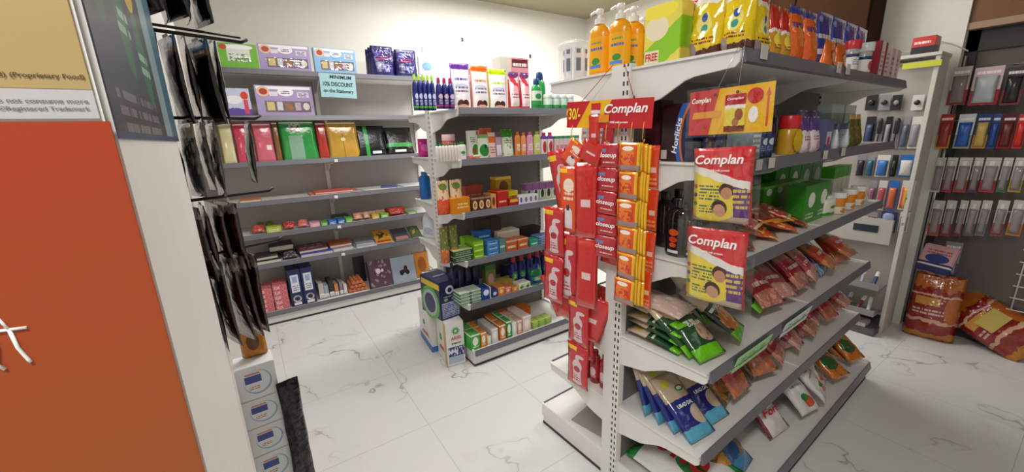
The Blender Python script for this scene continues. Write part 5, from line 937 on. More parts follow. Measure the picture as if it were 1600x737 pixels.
OB = art('orange_back_sachet', 'd2401a', [('r', .5, .85, .38, .5, 'e0b8a0'), ('t', .1, .9, .1, .3, 2, 'e88a5a'), ('b', 0, .04, 'e88a3a')], .15, .5, coat=.6)
EY = art('gold_edge_sachet', 'e0861c', [('r', .0, .4, 0, 1, 'f2bc24'), ('r', .7, 1, 0, 1, 'f2bc24')], .2, .4, coat=.4)
strip(-.055, 866, 890, 232, 330, 1, SR, 'shampoo_sachet_strip', 'red strip with white bottle print at the far left, upper short one', rz=.3, ry=-.2)
strip(-.10, 852, 880, 322, 470, 2, SR, 'shampoo_sachet_strip', 'red strip with white bottle print at the far left, in front', rz=.2, ry=.02)
strip(-.07, 860, 882, 425, 492, 1, RP, 'shampoo_sachet_strip', 'crumpled red sachet end at the lower left of the bunch', rz=.5, ry=-.4)
strip(-.085, 875, 902, 258, 362, 1, OS, 'shampoo_sachet_strip', 'orange strip with bottle print, upper sachets on the left', rz=.15, top=(.6, 0, .1))
strip(-.08, 874, 902, 364, 466, 1, SR, 'shampoo_sachet_strip', 'orange red strip continuing below the orange one on the left', rz=.2)
strip(-.06, 892, 902, 262, 472, 4, OS, 'shampoo_sachet_strip', 'narrow orange strip seen edge on beside the plain red ones', rz=.8)
strip(-.045, 882, 914, 400, 500, 1, RP, 'shampoo_sachet_strip', 'crumpled plain red sachet behind the left strips', rz=.3, ry=.2)
strip(-.10, 902, 931, 252, 480, 2, RP, 'shampoo_sachet_strip', 'long plain red glossy strip in the middle left', rz=.25, top=(.45, 0, .07))
strip(-.07, 914, 934, 240, 470, 3, RP, 'shampoo_sachet_strip', 'plain red glossy strip just behind the middle left one', rz=.5)
strip(-.05, 921, 938, 178, 240, 1, RP, 'shampoo_sachet_strip', 'plain red sachet clipped over the front of the banner', rz=.1)
strip(-.045, 942, 958, 165, 240, 1, CS, 'shampoo_sachet_strip', 'narrow red sachet hanging on a clip below the banner middle', rz=.2, ry=.12)
strip(-.085, 930, 966, 224, 402, 5, CS, 'toothpaste_sachet_strip', 'crimson toothpaste sachet strip with white closeup lettering', letters=('closeup', .26, .5, WINK, .2, .78))
strip(-.06, 938, 972, 236, 412, 5, RP, 'toothpaste_sachet_strip', 'crimson strip behind the lettered toothpaste strip')
strip(-.115, 964, 996, 222, 474, 6, OY, 'drink_sachet_strip', 'orange and gold sachet strip in front of the right bunch')
for i, (a, b) in enumerate(((992, 1000), (997, 1005), (1002, 1010))):
    strip(-.095+.012*i, a-3, b, 222+2*i, 474+2*i, 6, EY, 'drink_sachet_strip', 'gold edged sachet strip layered behind the orange and gold one, '+['first', 'second', 'third'][i], rz=.3)
strip(-.055, 1002, 1025, 226, 480, 4, OB, 'drink_sachet_strip', 'orange back side strip at the right edge of the bunch')
strip(-.09, 888, 920, 468, 602, 2, SR, 'shampoo_sachet_strip', 'lowest red strip with two white bottle prints reaching the fifth shelf', rz=.1)
strip(-.05, 905, 944, 462, 530, 1, RP, 'shampoo_sachet_strip', 'crumpled dark red sachet behind the lowest strip', rz=.6, ry=.3)
strip(-.05, 896, 925, 490, 560, 1, RP, 'shampoo_sachet_strip', 'red sachet partly hidden right of the lowest strip', rz=.5)

# right banner with two refill packs in a clear sleeve
uR = -.035
v, zc, w, h = hp(uR, 1078, 1209, 136, 209)
YF = plain('banner_yellow', 'f0b81c', .35)
ban2 = thing('hanging_banner', 'yellow and red Complan banner in clear film hung from the top shelf corner', 'sign', [
    P('card', cardboard(w, h, YF)),
    P('red_panel', prism('red_panel', [(-w/2, -h/2), (-.24*w, -h/2), (-.12*w, h/2), (-w/2, h/2)], 'y', -.0018, -.0008, plain('banner_red', 'c91f2b', .35))),
    P('pack_picture', boxes('pack_picture', [(-.04*w, .2*w, -.0026, -.0012, -.46*h, .34*h)], art('mini_pack2', 'e8d04a', [('b', .72, 1, 'b81c28', .1), ('b', .62, .72, 'efe6e6', .1), ('e', .7, .45, .2, .16, '9a5a3a'), ('e', .55, .25, .16, .12, 'a86a44'), ('b', 0, .16, '7a2a1c', .1)], .4)), kids=[P('lettering', text('Complan', h*.07, WINK, .2, width=w*.19), (.08*w, -.004, .24*h))]),
    P('roundel', lathe('roundel', [(0.001, 0), (h*.16, 0), (h*.16, .001), (.001, .001)], plain('banner_red', 'c91f2b', .35), cap=False), (.3*w, -.0008, .26*h), (PI/2, 0, 0)),
    P('white_cup_shape', lathe('white_cup_shape', [(0.001, 0), (h*.12, 0), (h*.12, .001), (.001, .001)], PAPERW, sx=.8, sy=1.4, cap=False), (.29*w, -.0008, -.12*h), (PI/2, 0, 0)),
    P('arrow', prism('arrow', [(.43*w, -.38*h), (.45*w, -.38*h), (.45*w, .25*h), (.465*w, .25*h), (.44*w, .4*h), (.415*w, .25*h), (.43*w, .25*h)], 'y', -.002, -.0008, plain('arrow_red', 'd8502a', .4))),
    P('gold_band', slant(-.46, -.1, w*1.0, h*.15, .02, plain('gold_letter_band', 'e89a1c', .4), -.0022, 'gold_band'), (0, 0, -.05*h)),
    P('lettering', text('Complan', h*.15, WINK, .2, width=w*.25), (-.345*w, -.003, .27*h)),
    P('film_sleeve', boxes('film_sleeve', [(-w*.54, w*.51, -.005, -.004, -h*.55, h*.56)], film())),
    P('eyelet', lathe('eyelet', [(.002, 0), (.0035, 0), (.0035, .002), (.002, .002)], DARK, cap=False), (-.17*w, -.002, .38*h), (PI/2, 0, 0)),
    P('eyelet', lathe('eyelet', [(.002, 0), (.0035, 0), (.0035, .002), (.002, .002)], DARK, cap=False), (.1*w, -.002, .38*h), (PI/2, 0, 0)),
    P('hanging_thread', tube('hanging_thread', [(-.15*w, 0, h/2), (.05*w, .02, h/2+.115)], .0006, STEEL)), P('hanging_thread', tube('hanging_thread', [(.1*w, 0, h/2), (.1*w, .02, h/2+.12)], .0006, STEEL))])
put(ban2, 'A', uR, v, zc, -PI/2, 0, -.03)
CM = art('complan_refill_print', 'e9d23c', [('r', 0, 1, 0, .12, 'b8a58a'), ('e', .35, .32, .5, .32, 'ecd43a'), ('r', .72, 1, .08, .6, '5a2a78'), ('e', .62, .44, .12, .1, '3a2018'), ('e', .62, .4, .09, .08, 'c88a6a'), ('e', .5, .2, .13, .11, '3a2018'), ('e', .5, .16, .1, .09, 'd09a78'),
    ('t', .72, .98, .2, .56, 5, 'd8b84a'), ('t', .14, .5, .3, .52, 5, '4a6a4a'), ('t', .14, .4, .12, .24, 3, '4a6a4a'), ('e', .07, .48, .04, .03, 'c8302c'), ('e', .07, .36, .04, .03, '2c3c8a'), ('e', .07, .24, .04, .03, '3a9a4a'),
    ('b', .56, .68, 'ece6e2', .05, .25), ('b', .66, 1.3, 'd21f28', .05, .25), ('r', .95, 1, 0, 1, 'c81f28'), ('r', 0, .02, 0, 1, 'c81f28')], .18, .25, coat=.6)
def refill(px0, px1, py0, py1, lab):
    v, zc, w, h = hp(uR-.02, px0, px1, py0, py1)
    o = thing('drink_refill_pack', lab, 'pouch', [P('pouch', pouch('pouch', w, .03, h, CM, 'pillow', seed=random.random()*9, wob=.03), (0, 0, -h/2)),
        P('lettering', text('Complan', h*.16, WINK, .2, width=w*.78), (-.02*w, -.018, h*.33), (-.05, 0, 0)), P('lettering', text('100% milk protein', h*.035, WINK, .2, width=w*.34), (0, -.019, h*.2)),
        P('film_sleeve', boxes('film_sleeve', [(-w*.58, w*.66, -.027, -.026, -h*.56, h*.6)], film()), kids=[])])
    put(o, 'A', uR-.02, v, zc, -PI/2, 0, -.05); return o
refill(1083, 1178, 230, 346, 'Complan refill pack in clear sleeve, upper of the two below yellow banner'.replace('Complan', 'red and yellow'))
refill(1072, 1167, 358, 472, 'red and yellow refill pack in clear sleeve, lower of the two')

# ================================================================== RIGHT WALL: accessory display and shopfront goods
XD = 3.72
def yW(x, z, px): return Vv('W', x, z, px)
ds = Ob('accessory_display', None); tag(ds, 'white pegboard display stand with hair accessories and pens by the pier', 'display stand')
ds.location = (0, 0, 0)
Ob('board', boxes('board', [(XD+.02, XD+.05, .74, 1.5, .12, 1.86)], plain('display_grey', 'a29a94', .5), .002), ds)
Ob('base_tray', boxes('base_tray', [(XD-.14, XD+.2, .74, 1.5, 0, .05)], plain('dark_tray', '5a5658', .5), .004), ds)
for zz in (.16, .36): 
    tr = Ob('pen_tray', boxes('pen_tray', [(XD-.14, XD+.02, .76, 1.48, zz-.01, zz), (XD-.145, XD-.135, .76, 1.48, zz-.01, zz+.035)], plain('tray_grey', '8f8b8c', .5), .001), ds)
for yy in (.735, 1.5): Ob('side_frame', boxes('side_frame', [(XD-.02, XD+.2, yy-.012, yy+.012, 0, 1.9)], plain('display_post', 'cdc8c0', .5), .002), ds)
hb = Ob('header_panel', boxes('header_panel', [(XD-.03, XD+.02, .78, 1.3, .66, .84)], plain('header_pale', 'b9b3ac', .5), .002), ds)
yc = yW(XD-.04, .77, 1352)
Ob('dark_nameplate', boxes('dark_nameplate', [(XD-.035, XD-.03, yc-.07, yc+.07, .74, .79)], plain('nameplate_dark', '22303a', .4)), hb)
def mk_blister(card, item, kind='blob'):
    def f(w, d, h):
        ps = [P('card', boxes('card', [(-w/2, w/2, -.001, .001, 0, h)], card, .0005))]
        if kind == 'clip': ps.append(P('hair_clip', lathe('hair_clip', [(.001, -w*.3), (w*.22, -w*.2), (w*.3, 0), (w*.2, w*.2), (.001, w*.3)], item, 1, .5), (0, -.012, h*.5)))
        elif kind == 'brush': ps.append(P('brush', join('brush', [lathe('a', [(w*.1, 0), (w*.12, h*.3), (w*.1, h*.45)], item), lathe('b', [(w*.26, h*.42), (w*.34, h*.5), (w*.34, h*.82), (w*.2, h*.9)], item, 1, .5)]), (0, -.014, h*.05)))
        else: ps.append(P('blister', pouch('blister', w*.8, d, h*.7, item, 'pillow', seed=3, wob=.02, nx=6, nz=6), (0, -.006, h*.06)))
        return ps
    return f
def hangrow(x, specs, py0, py1, label, cat, name):
    for i, (px0, px1, mk, l) in enumerate(specs):
        v, zc, w, h = hp(x, px0, px1, py0, py1, fr='W')
        o = thing(name, l+' '+label, cat, mk(w*.94, .03, h)); put(o, 'W', x, v, zc-h/2, -PI/2+random.uniform(-.08, .08))
def rail_hooks(x, py, pxs):
    pass
cw = plain('white_card', 'cfcac4', .5); cb = plain('black_item', '1d1c20', .35); cn = plain('navy_card', '2a3a64', .4); cgy = plain('grey_card', '8c8a90', .4)
hangrow(XD, [(1352, 1372, mk_blister(cb, cb, 'clip'), 'black'), (1373, 1392, mk_blister(cgy, cb, 'clip'), 'grey carded'), (1393, 1410, mk_blister(cb, cgy, 'clip'), 'dark'), (1424, 1444, mk_blister(cw, cb, 'clip'), 'white carded')], 148, 172, 'hair clip in the display top row', 'hair clip', 'hair_clip_card')
hangrow(XD, [(1350, 1366, mk_blister(cb, cn), 'black'), (1368, 1380, mk_blister(cgy, cb, 'brush'), 'slate with brush'), (1381, 1392, mk_blister(cb, cgy), 'charcoal'), (1393, 1407, mk_blister(cgy, cb, 'brush'), 'grey with brush'), (1408, 1420, mk_blister(cgy, plain('bluegrey', '5a6272', .3)), 'blue grey'), (1421, 1438, mk_blister(cw, cgy), 'pale')], 182, 232, 'comb pack in the display second row', 'comb', 'comb_card')
hangrow(XD, [(1338, 1352, mk_blister(cgy, cb), 'dark'), (1353, 1366, mk_blister(cgy, plain('teal_item', '2a5a78', .3)), 'teal'), (1368, 1390, mk_blister(cw, plain('azure_item', '2f6ab4', .3)), 'azure'), (1404, 1428, mk_blister(plain('azure_item', '2f6ab4', .3), cw), 'blue carded'), (1392, 1402, mk_blister(cb, cb), 'black')], 242, 276, 'packet in the display third row', 'packet', 'accessory_card')
hangrow(XD, [(1370, 1384, mk_blister(cw, plain('redrose', 'b0485a', .3)), 'rose'), (1386, 1402, mk_blister(plain('azure_item', '2f6ab4', .3), plain('orange_item', 'c8643a', .3)), 'blue and orange'), (1406, 1428, mk_blister(cw, art('rainbow_pens', 'c8a03a', [('r', 0, .25, 0, 1, 'c8402c'), ('r', .5, .75, 0, 1, '3f8a4a')], .4)), 'rainbow'), (1355, 1368, mk_blister(cgy, plain('mauve_item', '8a5a72', .3)), 'mauve')], 282, 328, 'packet in the display fourth row', 'packet', 'accessory_card')
hangrow(XD, [(1354, 1370, mk_blister(cgy, plain('maroon_item', '7a2c3a', .3)), 'maroon'), (1374, 1402, mk_blister(cn, plain('steel_item', '8a9ac0', .3), 'brush'), 'navy tool'), (1404, 1420, mk_blister(cw, cgy), 'pale grey')], 331, 362, 'packet in the display fifth row', 'packet', 'accessory_card')
pc = [('2f3e6a', 'navy'), ('c8c4bc', 'white'), ('5a8a4a', 'green'), ('9aa0a8', 'silver'), ('7a3a3c', 'maroon'), ('3a3a40', 'black'), ('b8c860', 'lime'), ('4a7aa8', 'blue')]
for r, zz in enumerate((.36, .16)):
    for i in range(9):
        c, l = pc[(i*3+r) % 8]; y = .80+i*.066
        o = thing('pen', l+' pen pack in the '+['upper', 'lower'][r]+' tray of the display, '+ordi(8-i, 9), 'pen', [P('barrel', lathe('barrel', [(.009, 0), (.011, .02), (.011, .1), (.006, .13)], plain('pen_'+c, c, .35))), P('cap', lathe('cap', [(.012, .085), (.012, .125), (.005, .135)], plain('pen_cap', 'd8d8d4', .35)))], 'pens in the display trays')
        o.location = (XD-.125, y, zz+.012); o.rotation_euler = (0, .9, random.uniform(-.2, .2))
tag(Ob('leaflet_stack', boxes('leaflet_stack', [(XD-.12, XD+.0, .8, 1.1, .05, .075)], art('leaflet_print', 'c8c0bc', [('v', '6a5a58', 6, .3)], .5))), 'stack of pale leaflets on the base tray of the display', 'leaflets')
v, zc, w, h = hp(XD-.02, 1415, 1452, 84, 112, fr='W')
tag(put(Ob('tool_box', boxes('tool_box', [(-w/2, w/2, 0, .12, 0, h)], art('red_black_box', '1f1c1e', [('r', 0, 1, .45, 1, 'c4342c'), ('t', .1, .8, .6, .85, 1, 'f0dcd8')], .4), .002)), 'W', XD+.03, v, 1.921, -PI/2), 'red and black box on top of the accessory display', 'box')
Ob('top_board', boxes('top_board', [(XD-.03, XD+.22, .72, 1.52, 1.9, 1.92)], plain('display_post', 'cdc8c0', .5), .002), ds)
tag(put(Ob('yellow_sign', boxes('yellow_sign', [(-.09, .09, -.002, .002, 0, .035)], plain('lime_sign', 'c8cc3c', .4))), 'W', XD-.035, yW(XD-.035, 1.8, 1437), 1.835, -PI/2), 'small yellow strip sign under the display top', 'sign')

# goods hanging before the shopfront glass
XG = 3.93
gr = Ob('wire_grid_panel', None); tag(gr, 'chrome wire grid panel with rails standing before the shopfront glass', 'grid')
rails = []
for zz in (1.82, 1.50, 1.21, .93):
    rails.append(tube('rail', [(XG+.045, .66, zz), (XG+.045, -.6, zz)], .004, STEEL))
for k, me in enumerate(rails): Ob('rail', me, gr)
GRIDW = plain('white_wire', 'd9d6d2', .35)
wires = []
for i in range(8): wires.append(tube('w', [(XG+.05, .2-i*.1, .3), (XG+.05, .2-i*.1, .95)], .0035, GRIDW, 6))
for i in range(9): wires.append(tube('w', [(XG+.052, .22, .3+i*.08), (XG+.052, -.55, .3+i*.08)], .0035, GRIDW, 6))
Ob('wire_mesh', join('wire_mesh', wires), gr)
for yy in (.66, -.6): Ob('side_post', tube('side_post', [(XG+.045, yy, 0), (XG+.045, yy, 1.9)], .008, STEEL), gr)
def br_card(top, bot, item): return mk_blister(art('toycard_%s_%s' % (top, bot), top, [('b', 0, .4, bot, .1), ('t', .1, .9, .82, .95, 1, 'f0e8e8')], .3), item)
hangrow(XG, [(1483, 1515, br_card('b8a8a8', 'a01c2c', plain('clear_dim', '9a8f92', .1, alpha=.7)), 'grey and crimson'), (1516, 1566, br_card('c8b0b6', 'a8202e', plain('teeth', 'b8c0c4', .3)), 'wide pink and crimson'), (1567, 1600, br_card('3a3034', '8a1c2c', plain('dark_disc', '2a282c', .2)), 'black and crimson')], 104, 164, 'pack in the top row by the glass', 'packet', 'hanging_pack')
hangrow(XG, [(1465, 1488, br_card('a83028', 'c88a2c', plain('rust', '9a3a2c', .3)), 'rust red'), (1493, 1521, br_card('c8ccd8', '8a9a9a', plain('blue_mark', '2a5ab0', .3)), 'pale blue'), (1522, 1546, br_card('1f3a78', 'b08a4a', plain('yellow_mark', 'c8a85a', .3)), 'navy and gold'), (1547, 1560, br_card('24448a', '24448a', plain('royal', '2a4a98', .3)), 'royal blue'), (1562, 1585, br_card('5a2028', '8a2a24', plain('brown_red', '6a2420', .3)), 'dark red'), (1586, 1604, br_card('c02a24', 'c02a24', plain('bright_red', 'c83024', .3)), 'bright red')], 178, 232, 'pack in the second row by the glass', 'packet', 'hanging_pack')
def TB(c): return mk_blister(art('brushcard_'+c, 'c0bcba', [('b', 0, .35, c, .1), ('r', .3, .6, .1, .9, 'dcd8d8')], .3), plain('clear_dim', '9a8f92', .1, alpha=.7))
hangrow(XG, [(1458, 1474, TB('c8c4c4'), 'white'), (1475, 1492, TB('a83040'), 'white and red'), (1494, 1515, TB('b82a2c'), 'silver and red'), (1517, 1532, TB('4a3038'), 'dim'), (1534, 1560, TB('c0282c'), 'wide red footed'), (1562, 1578, TB('3f7a4a'), 'green'), (1580, 1602, TB('b89a3a'), 'olive gold')], 246, 300, 'brush pack in the third row by the glass', 'brush', 'hanging_brush_pack')
hangrow(XG, [(1453, 1472, TB('b84a24'), 'orange footed'), (1474, 1490, TB('a02c24'), 'blue topped'), (1495, 1508, TB('8a2c30'), 'dull red'), (1510, 1527, TB('5a6a70'), 'slate'), (1529, 1545, TB('70787c'), 'steel'), (1553, 1572, TB('a82424'), 'red'), (1577, 1602, TB('c8802a'), 'white and amber')], 313, 368, 'brush pack in the fourth row by the glass', 'brush', 'hanging_brush_pack')
hangrow(XG+.03, [(1472, 1500, br_card('8a8488', '3a4a78', plain('pale_oval', '9a94a0', .3)), 'faint grey and blue')], 378, 430, 'pack hanging low behind the crisp bags', 'packet', 'hanging_pack')
# bags on the floor
CB = art('crisp_bag_red', '8a1a16', [('b', .78, 1, 'b8641c', .2), ('b', 0, .1, 'b8741c', .15), ('b', .26, .31, 'c89a80', .1), ('r', .12, .6, .52, .64, 'c8903a'), ('e', .85, .5, .16, .22, 'b05a1c'), ('t', .1, .7, .38, .48, 2, 'd0b0a0'), ('b', .66, .69, 'd0a898', .1)], .15, .7, coat=.5)
def standbag(px0, px1, py, pyt, mat, label, d, rz, lean=0, x=None):
    zb = 0; a = Vector(onz('W', px0, py, 0)); b = Vector(onz('W', px1, py, 0)); c = (a+b)/2
    return c
c = Vector(onz('W', 1448, 535, 0))
o = thing('crisp_bag', 'large red and orange crisp bag standing on the floor by the glass', 'bag', [P('pouch', pouch('pouch', .26, .13, .46, CB, 'stand', seed=4, wob=.12, nx=12, nz=18)), ]); o.location = (c.x+.1, c.y+.02, .002); o.rotation_euler = (-.12, 0, -PI/2+.15)
c = Vector(onz('W', 1515, 545, 0))
o = thing('crisp_bag', 'large red crisp bag slumped on the floor right of the standing one', 'bag', [P('pouch', pouch('pouch', .3, .14, .46, CB, 'pillow', seed=8, wob=.16, nx=12, nz=18)), P('yellow_panel', boxes('yellow_panel', [(-.07, .07, -.079, -.076, .17, .27)], plain('mustard_print', 'b8a24a', .4)))])
o.matrix_world = Matrix.Translation((c.x+.06, c.y-.26, .1)) @ Matrix.Rotation(-PI/2-.05, 4, 'Z') @ Matrix.Rotation(-.55, 4, 'X') @ Matrix.Rotation(-1.15, 4, 'Y')
v, zc, w, h = hp(3.74, 1428, 1472, 398, 444, fr='W')
BXP = art('pink_navy_pack', 'c898a0', [('b', 0, .35, '232c5c', .05), ('e', .5, .5, .35, .16, '2a3a80'), ('r', 0, 1, .22, .28, 'd8d4d8'), ('t', .15, .85, .66, .85, 2, 'a04a5a')], .25)
o = thing('nappy_pack', 'pink and navy pack resting on top of the standing crisp bag', 'packet', [P('carton', box('carton', .17, .07, .2, BXP, .008))]); o.location = (c.x*0+3.86, v, .475); o.rotation_euler = (-.5, .1, -PI/2)
c = Vector(onz('W', 1600, 572, 0))
o = thing('sweet_tub', 'pale box with orange labels at the right edge on the floor', 'box', [P('carton', box('carton', .18, .14, .2, art('tub_print', 'd0b8b0', [('v', 'c8602c', 4, .3), ('b', .85, 1, 'c87a3a')], .3), .006)), P('lid', box('lid', .185, .145, .02, plain('clear_lid', 'dfe6e2', .2)), (0, 0, .2))]); o.location = (c.x+.12, c.y-.2, .001); o.rotation_euler = (0, 0, -1.5)
# white cable looping over the pier and a hanging cord
tag(Ob('cable', tube('cable', [(3.97, .98, 1.98), (3.965, .93, 1.97), (3.96, .86, 2.0), (3.96, .8, 2.02), (3.97, .74, 1.99), (3.985, .66, 1.93)], .004, PAPERW)), 'thin white cable looping over the front of the cream pier', 'cable')
tag(Ob('tan_rope', tube('tan_rope', [(4.04, .22, 2.09), (4.03, .3, 2.0), (4.03, .42, 1.88)], .006, plain('tan_cord', 'b89a7a', .6))), 'tan cord stretched before the glass under the wooden lintel', 'cord')

# ================================================================== LEFT FOREGROUND: pier with posters, and the pouch rack
XC = -.0825
struct('wall_left_pier', boxes('wall_left_pier', [(-.62, XC, .452, .83, 0, 2.93)], plain('pier_white', 'f1efea', .5), .004))
def poster(name, label, x0, x1, z0, z1, mat, extra=(), y=.4515, t=.001):
    w, h = x1-x0, z1-z0
    o = thing(name, label, 'poster', [P('sheet', boxes('sheet', [(-w/2, w/2, -t, 0, -h/2, h/2)], mat, .0003))]+[P(n, me, (px, -t-.0006, pz)) for n, me, px, pz in extra])
    o.location = ((x0+x1)/2, y, (z0+z1)/2); return o
OR = art('orange_poster_print', 'ac3c1c', [('g', 1.08, .7, 'a2501a'), ('e', .55, .36, .14, .22, 'a4662a')], .45)
zt = Zt('W', -.12, .45, 190)
def X45(px, z): return solve('W', (0, .45, z), (1, 0, 0), px=px)
xt, zt2 = X45(22, 1.345), Zt('W', -.17, .45, 542)
hgt = Zt('W', -.17, .45, 512)-Zt('W', -.17, .45, 572)
gee = join('lettering', [tube('a', [(-.010, 0, .5*hgt), (.012, 0, .44*hgt)], .0012, WINK), tube('b', [(.003, 0, .46*hgt), (.004, 0, 0), (.007, 0, -.35*hgt), (.008, 0, -.42*hgt)], .0013, WINK), tube('c', [(-.007, 0, .48*hgt), (-.006, 0, .1*hgt), (-.009, 0, -.3*hgt), (-.006, 0, -.46*hgt)], .0013, WINK),
                        tube('d', [(-.009, 0, .52*hgt), (-.006, 0, .72*hgt), (0, 0, .74*hgt), (.003, 0, .46*hgt)], .0011, WINK), tube('e', [(-.014, 0, .3*hgt), (-.013, 0, -.1*hgt)], .0012, WINK)])
px_, pz_ = (-.55+XC)/2, (.9+zt)/2
poster('product_poster', 'large orange poster with white script at the left edge of the near pier', -.55, XC-.001, .9, zt, OR, [('lettering', gee, xt-px_, zt2-pz_)])
zc1, zc0 = 1.9, Zt('W', -.12, .45, 138)
BG = art('tan_poster_print', 'c3a873', [('g', .9, .2, 'b89f6c')], .4)
zl = Zt('W', -.12, .45, 118); xr = X45(130, zl); 
tx = text('(2.7.1.4.3) (Proprietary Food)', (zl*0+.0042), plain('brown_ink', '5a4628', .6), 0, width=X45(132, zl)-X45(-60, zl))
o = poster('product_label', 'tan upper poster with brown print above the orange one', -.55, XC-.006, zc0, zc1, BG, [('lettering', tx, (X45(132, zl)+X45(-60, zl))/2-(-.55+XC-.006)/2, zl-(zc0+zc1)/2)])
wz0, wz1 = Zt('W', -.12, .45, 186), zc0
GI = plain('grey_ink', '77757a', .6)
za, zb_ = Zt('W', -.12, .45, 158), Zt('W', -.12, .45, 170)
cxl = (-.55+XC-.004)/2
l1 = text('servings. Do not consume more', .0036, GI, 0, width=X45(141, za)-X45(-88, za)); l2 = text('\u00aeRegistered Trademark', .0036, GI, 0, width=X45(144, zb_)-X45(0, zb_))
o = poster('product_label', 'white strip with grey print between the tan and orange posters', -.55, XC-.006, wz0, wz1, plain('label_white', 'c6c4c6', .4), [('lettering', l1, (X45(141, za)+X45(-88, za))/2-cxl, za-(wz0+wz1)/2), ('lettering', l2, (X45(144, zb_)+X45(0, zb_))/2-cxl, zb_-(wz0+wz1)/2)])
# printed sheet on the pier's side
sh = art('drink_poster_print', '35303a', [('b', .4, 1.2, '6a5a58', .1), ('e', .14, .26, .07, .1, '24503a'), ('e', .36, .2, .06, .1, '2a6a44'), ('e', .56, .15, .06, .09, '2a6a44'), ('t', .08, .22, .22, .27, 2, '9ac0a0'), ('t', .3, .44, .17, .22, 2, '9ac0a0'), ('t', .5, .63, .12, .17, 2, '9ac0a0'),
    ('e', .3, .38, .1, .05, 'cfa82a'), ('e', .42, .33, .1, .055, 'd8b02a'), ('e', .54, .28, .08, .05, 'd8b02a'), ('t', .08, .6, .01, .08, 3, '7a7078'), ('r', .7, .84, 0, 1, '8aa8ac'), ('r', .84, 1, 0, 1, '2f6a80'), ('b', -.02, .01, '2a3a68')], .3)
ysh0, ysh1 = .452, .835
o = thing('drink_poster', 'dark printed poster with green bottles and yellow badge on the pier side', 'poster', [P('sheet', boxes('sheet', [(-(ysh1-ysh0)/2, (ysh1-ysh0)/2, -.001, 0, 0, .62)], sh))]); o.location = (XC+.001, (ysh0+ysh1)/2, 1.508); o.rotation_euler = (.0, 0, PI/2)
# pouch rack behind the pier
rk = Ob('peg_rack', None); tag(rk, 'white slotted rack with black pegs standing behind the near pier', 'rack')
Ob('upright', boxes('upright', [(-.016, .016, -.026, .055, 0, 2.3)], SLOT), rk, (-.125, 1.02, 0), (0, 0, 0))
Ob('back_panel', boxes('back_panel', [(-.14, -.125, .85, 1.9, 0, 2.3)], plain('rack_panel', 'cfcac2', .5)), rk)
DV = Vector((.94, .34, 0))
pegs = [((249, 30), 1.72, 1.0), ((268, 184), 1.555, 1.0), ((303, 313), 1.395, 1.0), ((318, 400), 1.27, 1.0)]
pegd = []
for i, ((px, py), zz, yy) in enumerate(pegs):
    zz = Zt('W', -.1, 1.0, py if i != 0 else 46)
    L = .17
    p = Vector((-.125, .99, zz))
    pts = [p, p+DV*L, p+DV*(L+.012)+Vector((0, 0, .007))]
    if i == 0:
        me = join('peg', [tube('a', pts, .0034, DARK), tube('b', [q+Vector((0, 0, .009)) for q in pts[:2]], .0026, DARK)])
    else: me = tube('peg', pts, .003, DARK)
    Ob('peg', me, rk); pegd.append(p)
BPM = art('black_glossy_pouch', '131214', [('b', .82, 1, '6a5040', .1), ('b', .9, 1, '2a6a9a', .05), ('t', .2, .8, .84, .9, 1, 'd8d0c8')], .12, .5, coat=.8)
MPM = art('maroon_glossy_pouch', '2a1012', [('b', .85, 1, '8a8078', .1), ('v', '4a1c1c', 4, .3)], .12, .5, coat=.8)
SPM = art('silver_smoky_pouch', '4a4644', [('b', .8, 1, 'b0a090', .1), ('v', '8a8684', 4, .3)], .12, .6, coat=.8)
def pouches(pi, ts, mat, w, h, label, group, d=.014):
    for k, t in enumerate(ts):
        p = pegd[pi]+DV*t
        hh = h*random.uniform(.92, 1.04)
        o = thing('hanging_pouch', label+', '+(['nearest the pier', 'second out', 'third out', 'fourth out', 'fifth out', 'sixth out', 'seventh out', 'outermost'][k] if k < len(ts)-1 else 'outermost'), 'pouch', [P('pouch', pouch('pouch', w, d, hh, mat, 'pillow', seed=random.random()*9, wob=.2, nx=6, nz=12), (0, 0, -hh-.008)), P('hang_tab', boxes('hang_tab', [(-.012, .012, -.0006, .0006, -.012, -.0025)], plain('card_tab', 'c8b8a0', .5)))], group)
        o.location = p-Vector((0, 0, .0025)); o.rotation_euler = (random.uniform(-.06, .06), random.uniform(-.05, .05), math.atan2(DV.y, DV.x)+PI/2+random.uniform(-.2, .2))
pouches(0, [.02, .045, .07, .09, .115], BPM, .09, .155, 'black glossy pouch hanging on the top peg', 'black pouches on top peg')
pouches(1, [.02, .045, .065, .085], SPM, .09, .14, 'smoky glossy pouch hanging on the second peg', 'smoky pouches on second peg')
pouches(1, [.152], BPM, .05, .12, 'slim black pouch alone at the tip of the second peg', None)
pouches(2, [.02, .04, .06, .08], MPM, .09, .15, 'dark maroon pouch hanging on the third peg', 'maroon pouches on third peg')
pouches(3, [.02, .04, .06, .08, .1], MPM, .09, .19, 'dark maroon pouch hanging on the lowest peg', 'maroon pouches on lowest peg')
# a row above, hanging into the frame
pt = Vector((-.125, .99, 1.86)); Ob('peg', tube('peg', [pt, pt+DV*.17], .003, DARK), rk); pegd.append(pt)
pouches(4, [.03, .05, .07, .09, .11], BPM, .09, .13, 'black glossy pouch on the peg above the frame edge', 'black pouches on uppermost peg')
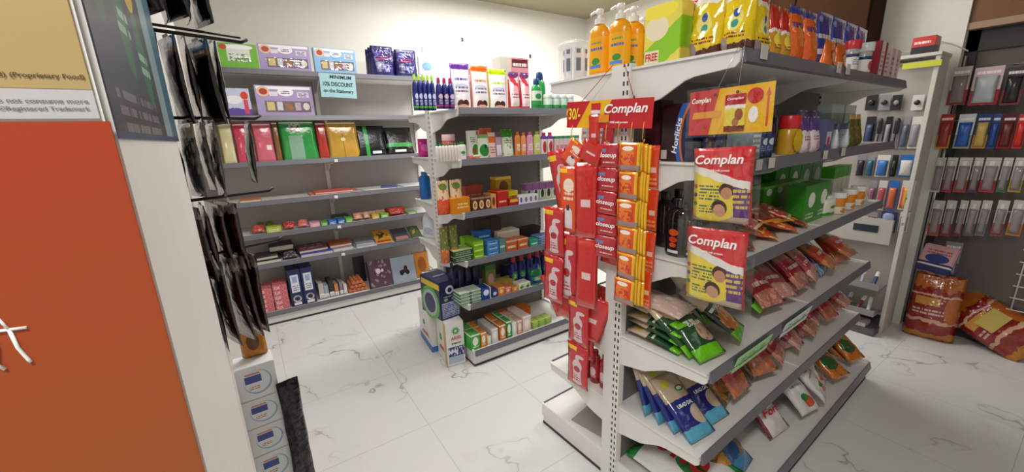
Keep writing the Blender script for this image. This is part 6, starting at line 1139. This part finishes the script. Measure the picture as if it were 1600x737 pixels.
# clear bubble strip behind
v0 = X45(0, 1)
o = thing('bubble_strip', 'long clear bubble packing strip hanging beside the maroon pouches', 'packaging', [P('sheet', pouch('sheet', .055, .02, .5, plain('bubble_film', '8a8884', .15, bump=1.0, bscale=60, alpha=.85), 'pillow', seed=5, wob=.2, nx=8, nz=22))])
o.location = (solve('W', (0, 1.3, 1.2), (1, 0, 0), px=358), 1.3, .98); o.rotation_euler = (0, 0, .1)
# soap boxes with printed rings, lower down
SOB = art('soap_multipack_print', 'e6e8ea', [('e', .52, .5, .36, .36, '8fb4d8'), ('e', .5, .52, .33, .33, 'e2eaf0'), ('r', .2, .62, .5, .72, '3a4a9a'), ('r', .22, .6, .74, .8, 'c88a7a'), ('t', .28, .55, .3, .42, 2, 'c8785a')], .3)
a0 = Vv('W', .0, .9, 400)
zt_ = Zt('W', -.06, 1.06, 572)
bw, bh = .085, .0
zs = [Zt('W', -.06, 1.06, q) for q in (572, 622, 664, 706, 750, 800)]
for i in range(5):
    h_ = zs[i]-zs[i+1]
    o = thing('soap_box', 'white soap box with blue ring print in the near stack, '+['top', 'second from top', 'third from top', 'fourth from top', 'fifth from top'][i], 'box', [P('carton', box('carton', .082, .07, h_-.001, SOB))], 'white soap boxes stacked behind the pier')
    o.location = (-.062, 1.1, zs[i+1]); o.rotation_euler = (0, 0, .05)
tag(Ob('soap_stand', boxes('soap_stand', [(-.103, -.01, 1.06, 1.15, 0, zs[5]-.001)], plain('rack_panel', 'cfcac2', .5), .002)), 'pale plinth carrying the stack of white soap boxes', 'plinth')
tag(put(thing('snack_packet', 'yellow brown packet above the white soap boxes', 'packet', [P('pouch', pouch('pouch', .055, .03, .1, art('amber_packet', 'b8781c', [('e', .5, .4, .25, .2, '6a3a14')], .2, .5), 'stand', seed=3))]), 'W', -.055, 1.12, zs[0]+.001), 'yellow brown packet standing on the white soap boxes', 'packet')
tag(Ob('black_bag', join('black_bag', [pouch('a', .05, .02, .3, plain('black_film', '161517', .15, bump=.8), 'pillow', seed=2, wob=.3)])), 'long black glossy bag hanging beside the white soap boxes', 'bag')
bb = bpy.data.objects['black_bag']; bb.location = (.0, 1.06, .62); bb.rotation_euler = (0, .0, .2); bb.parent = None
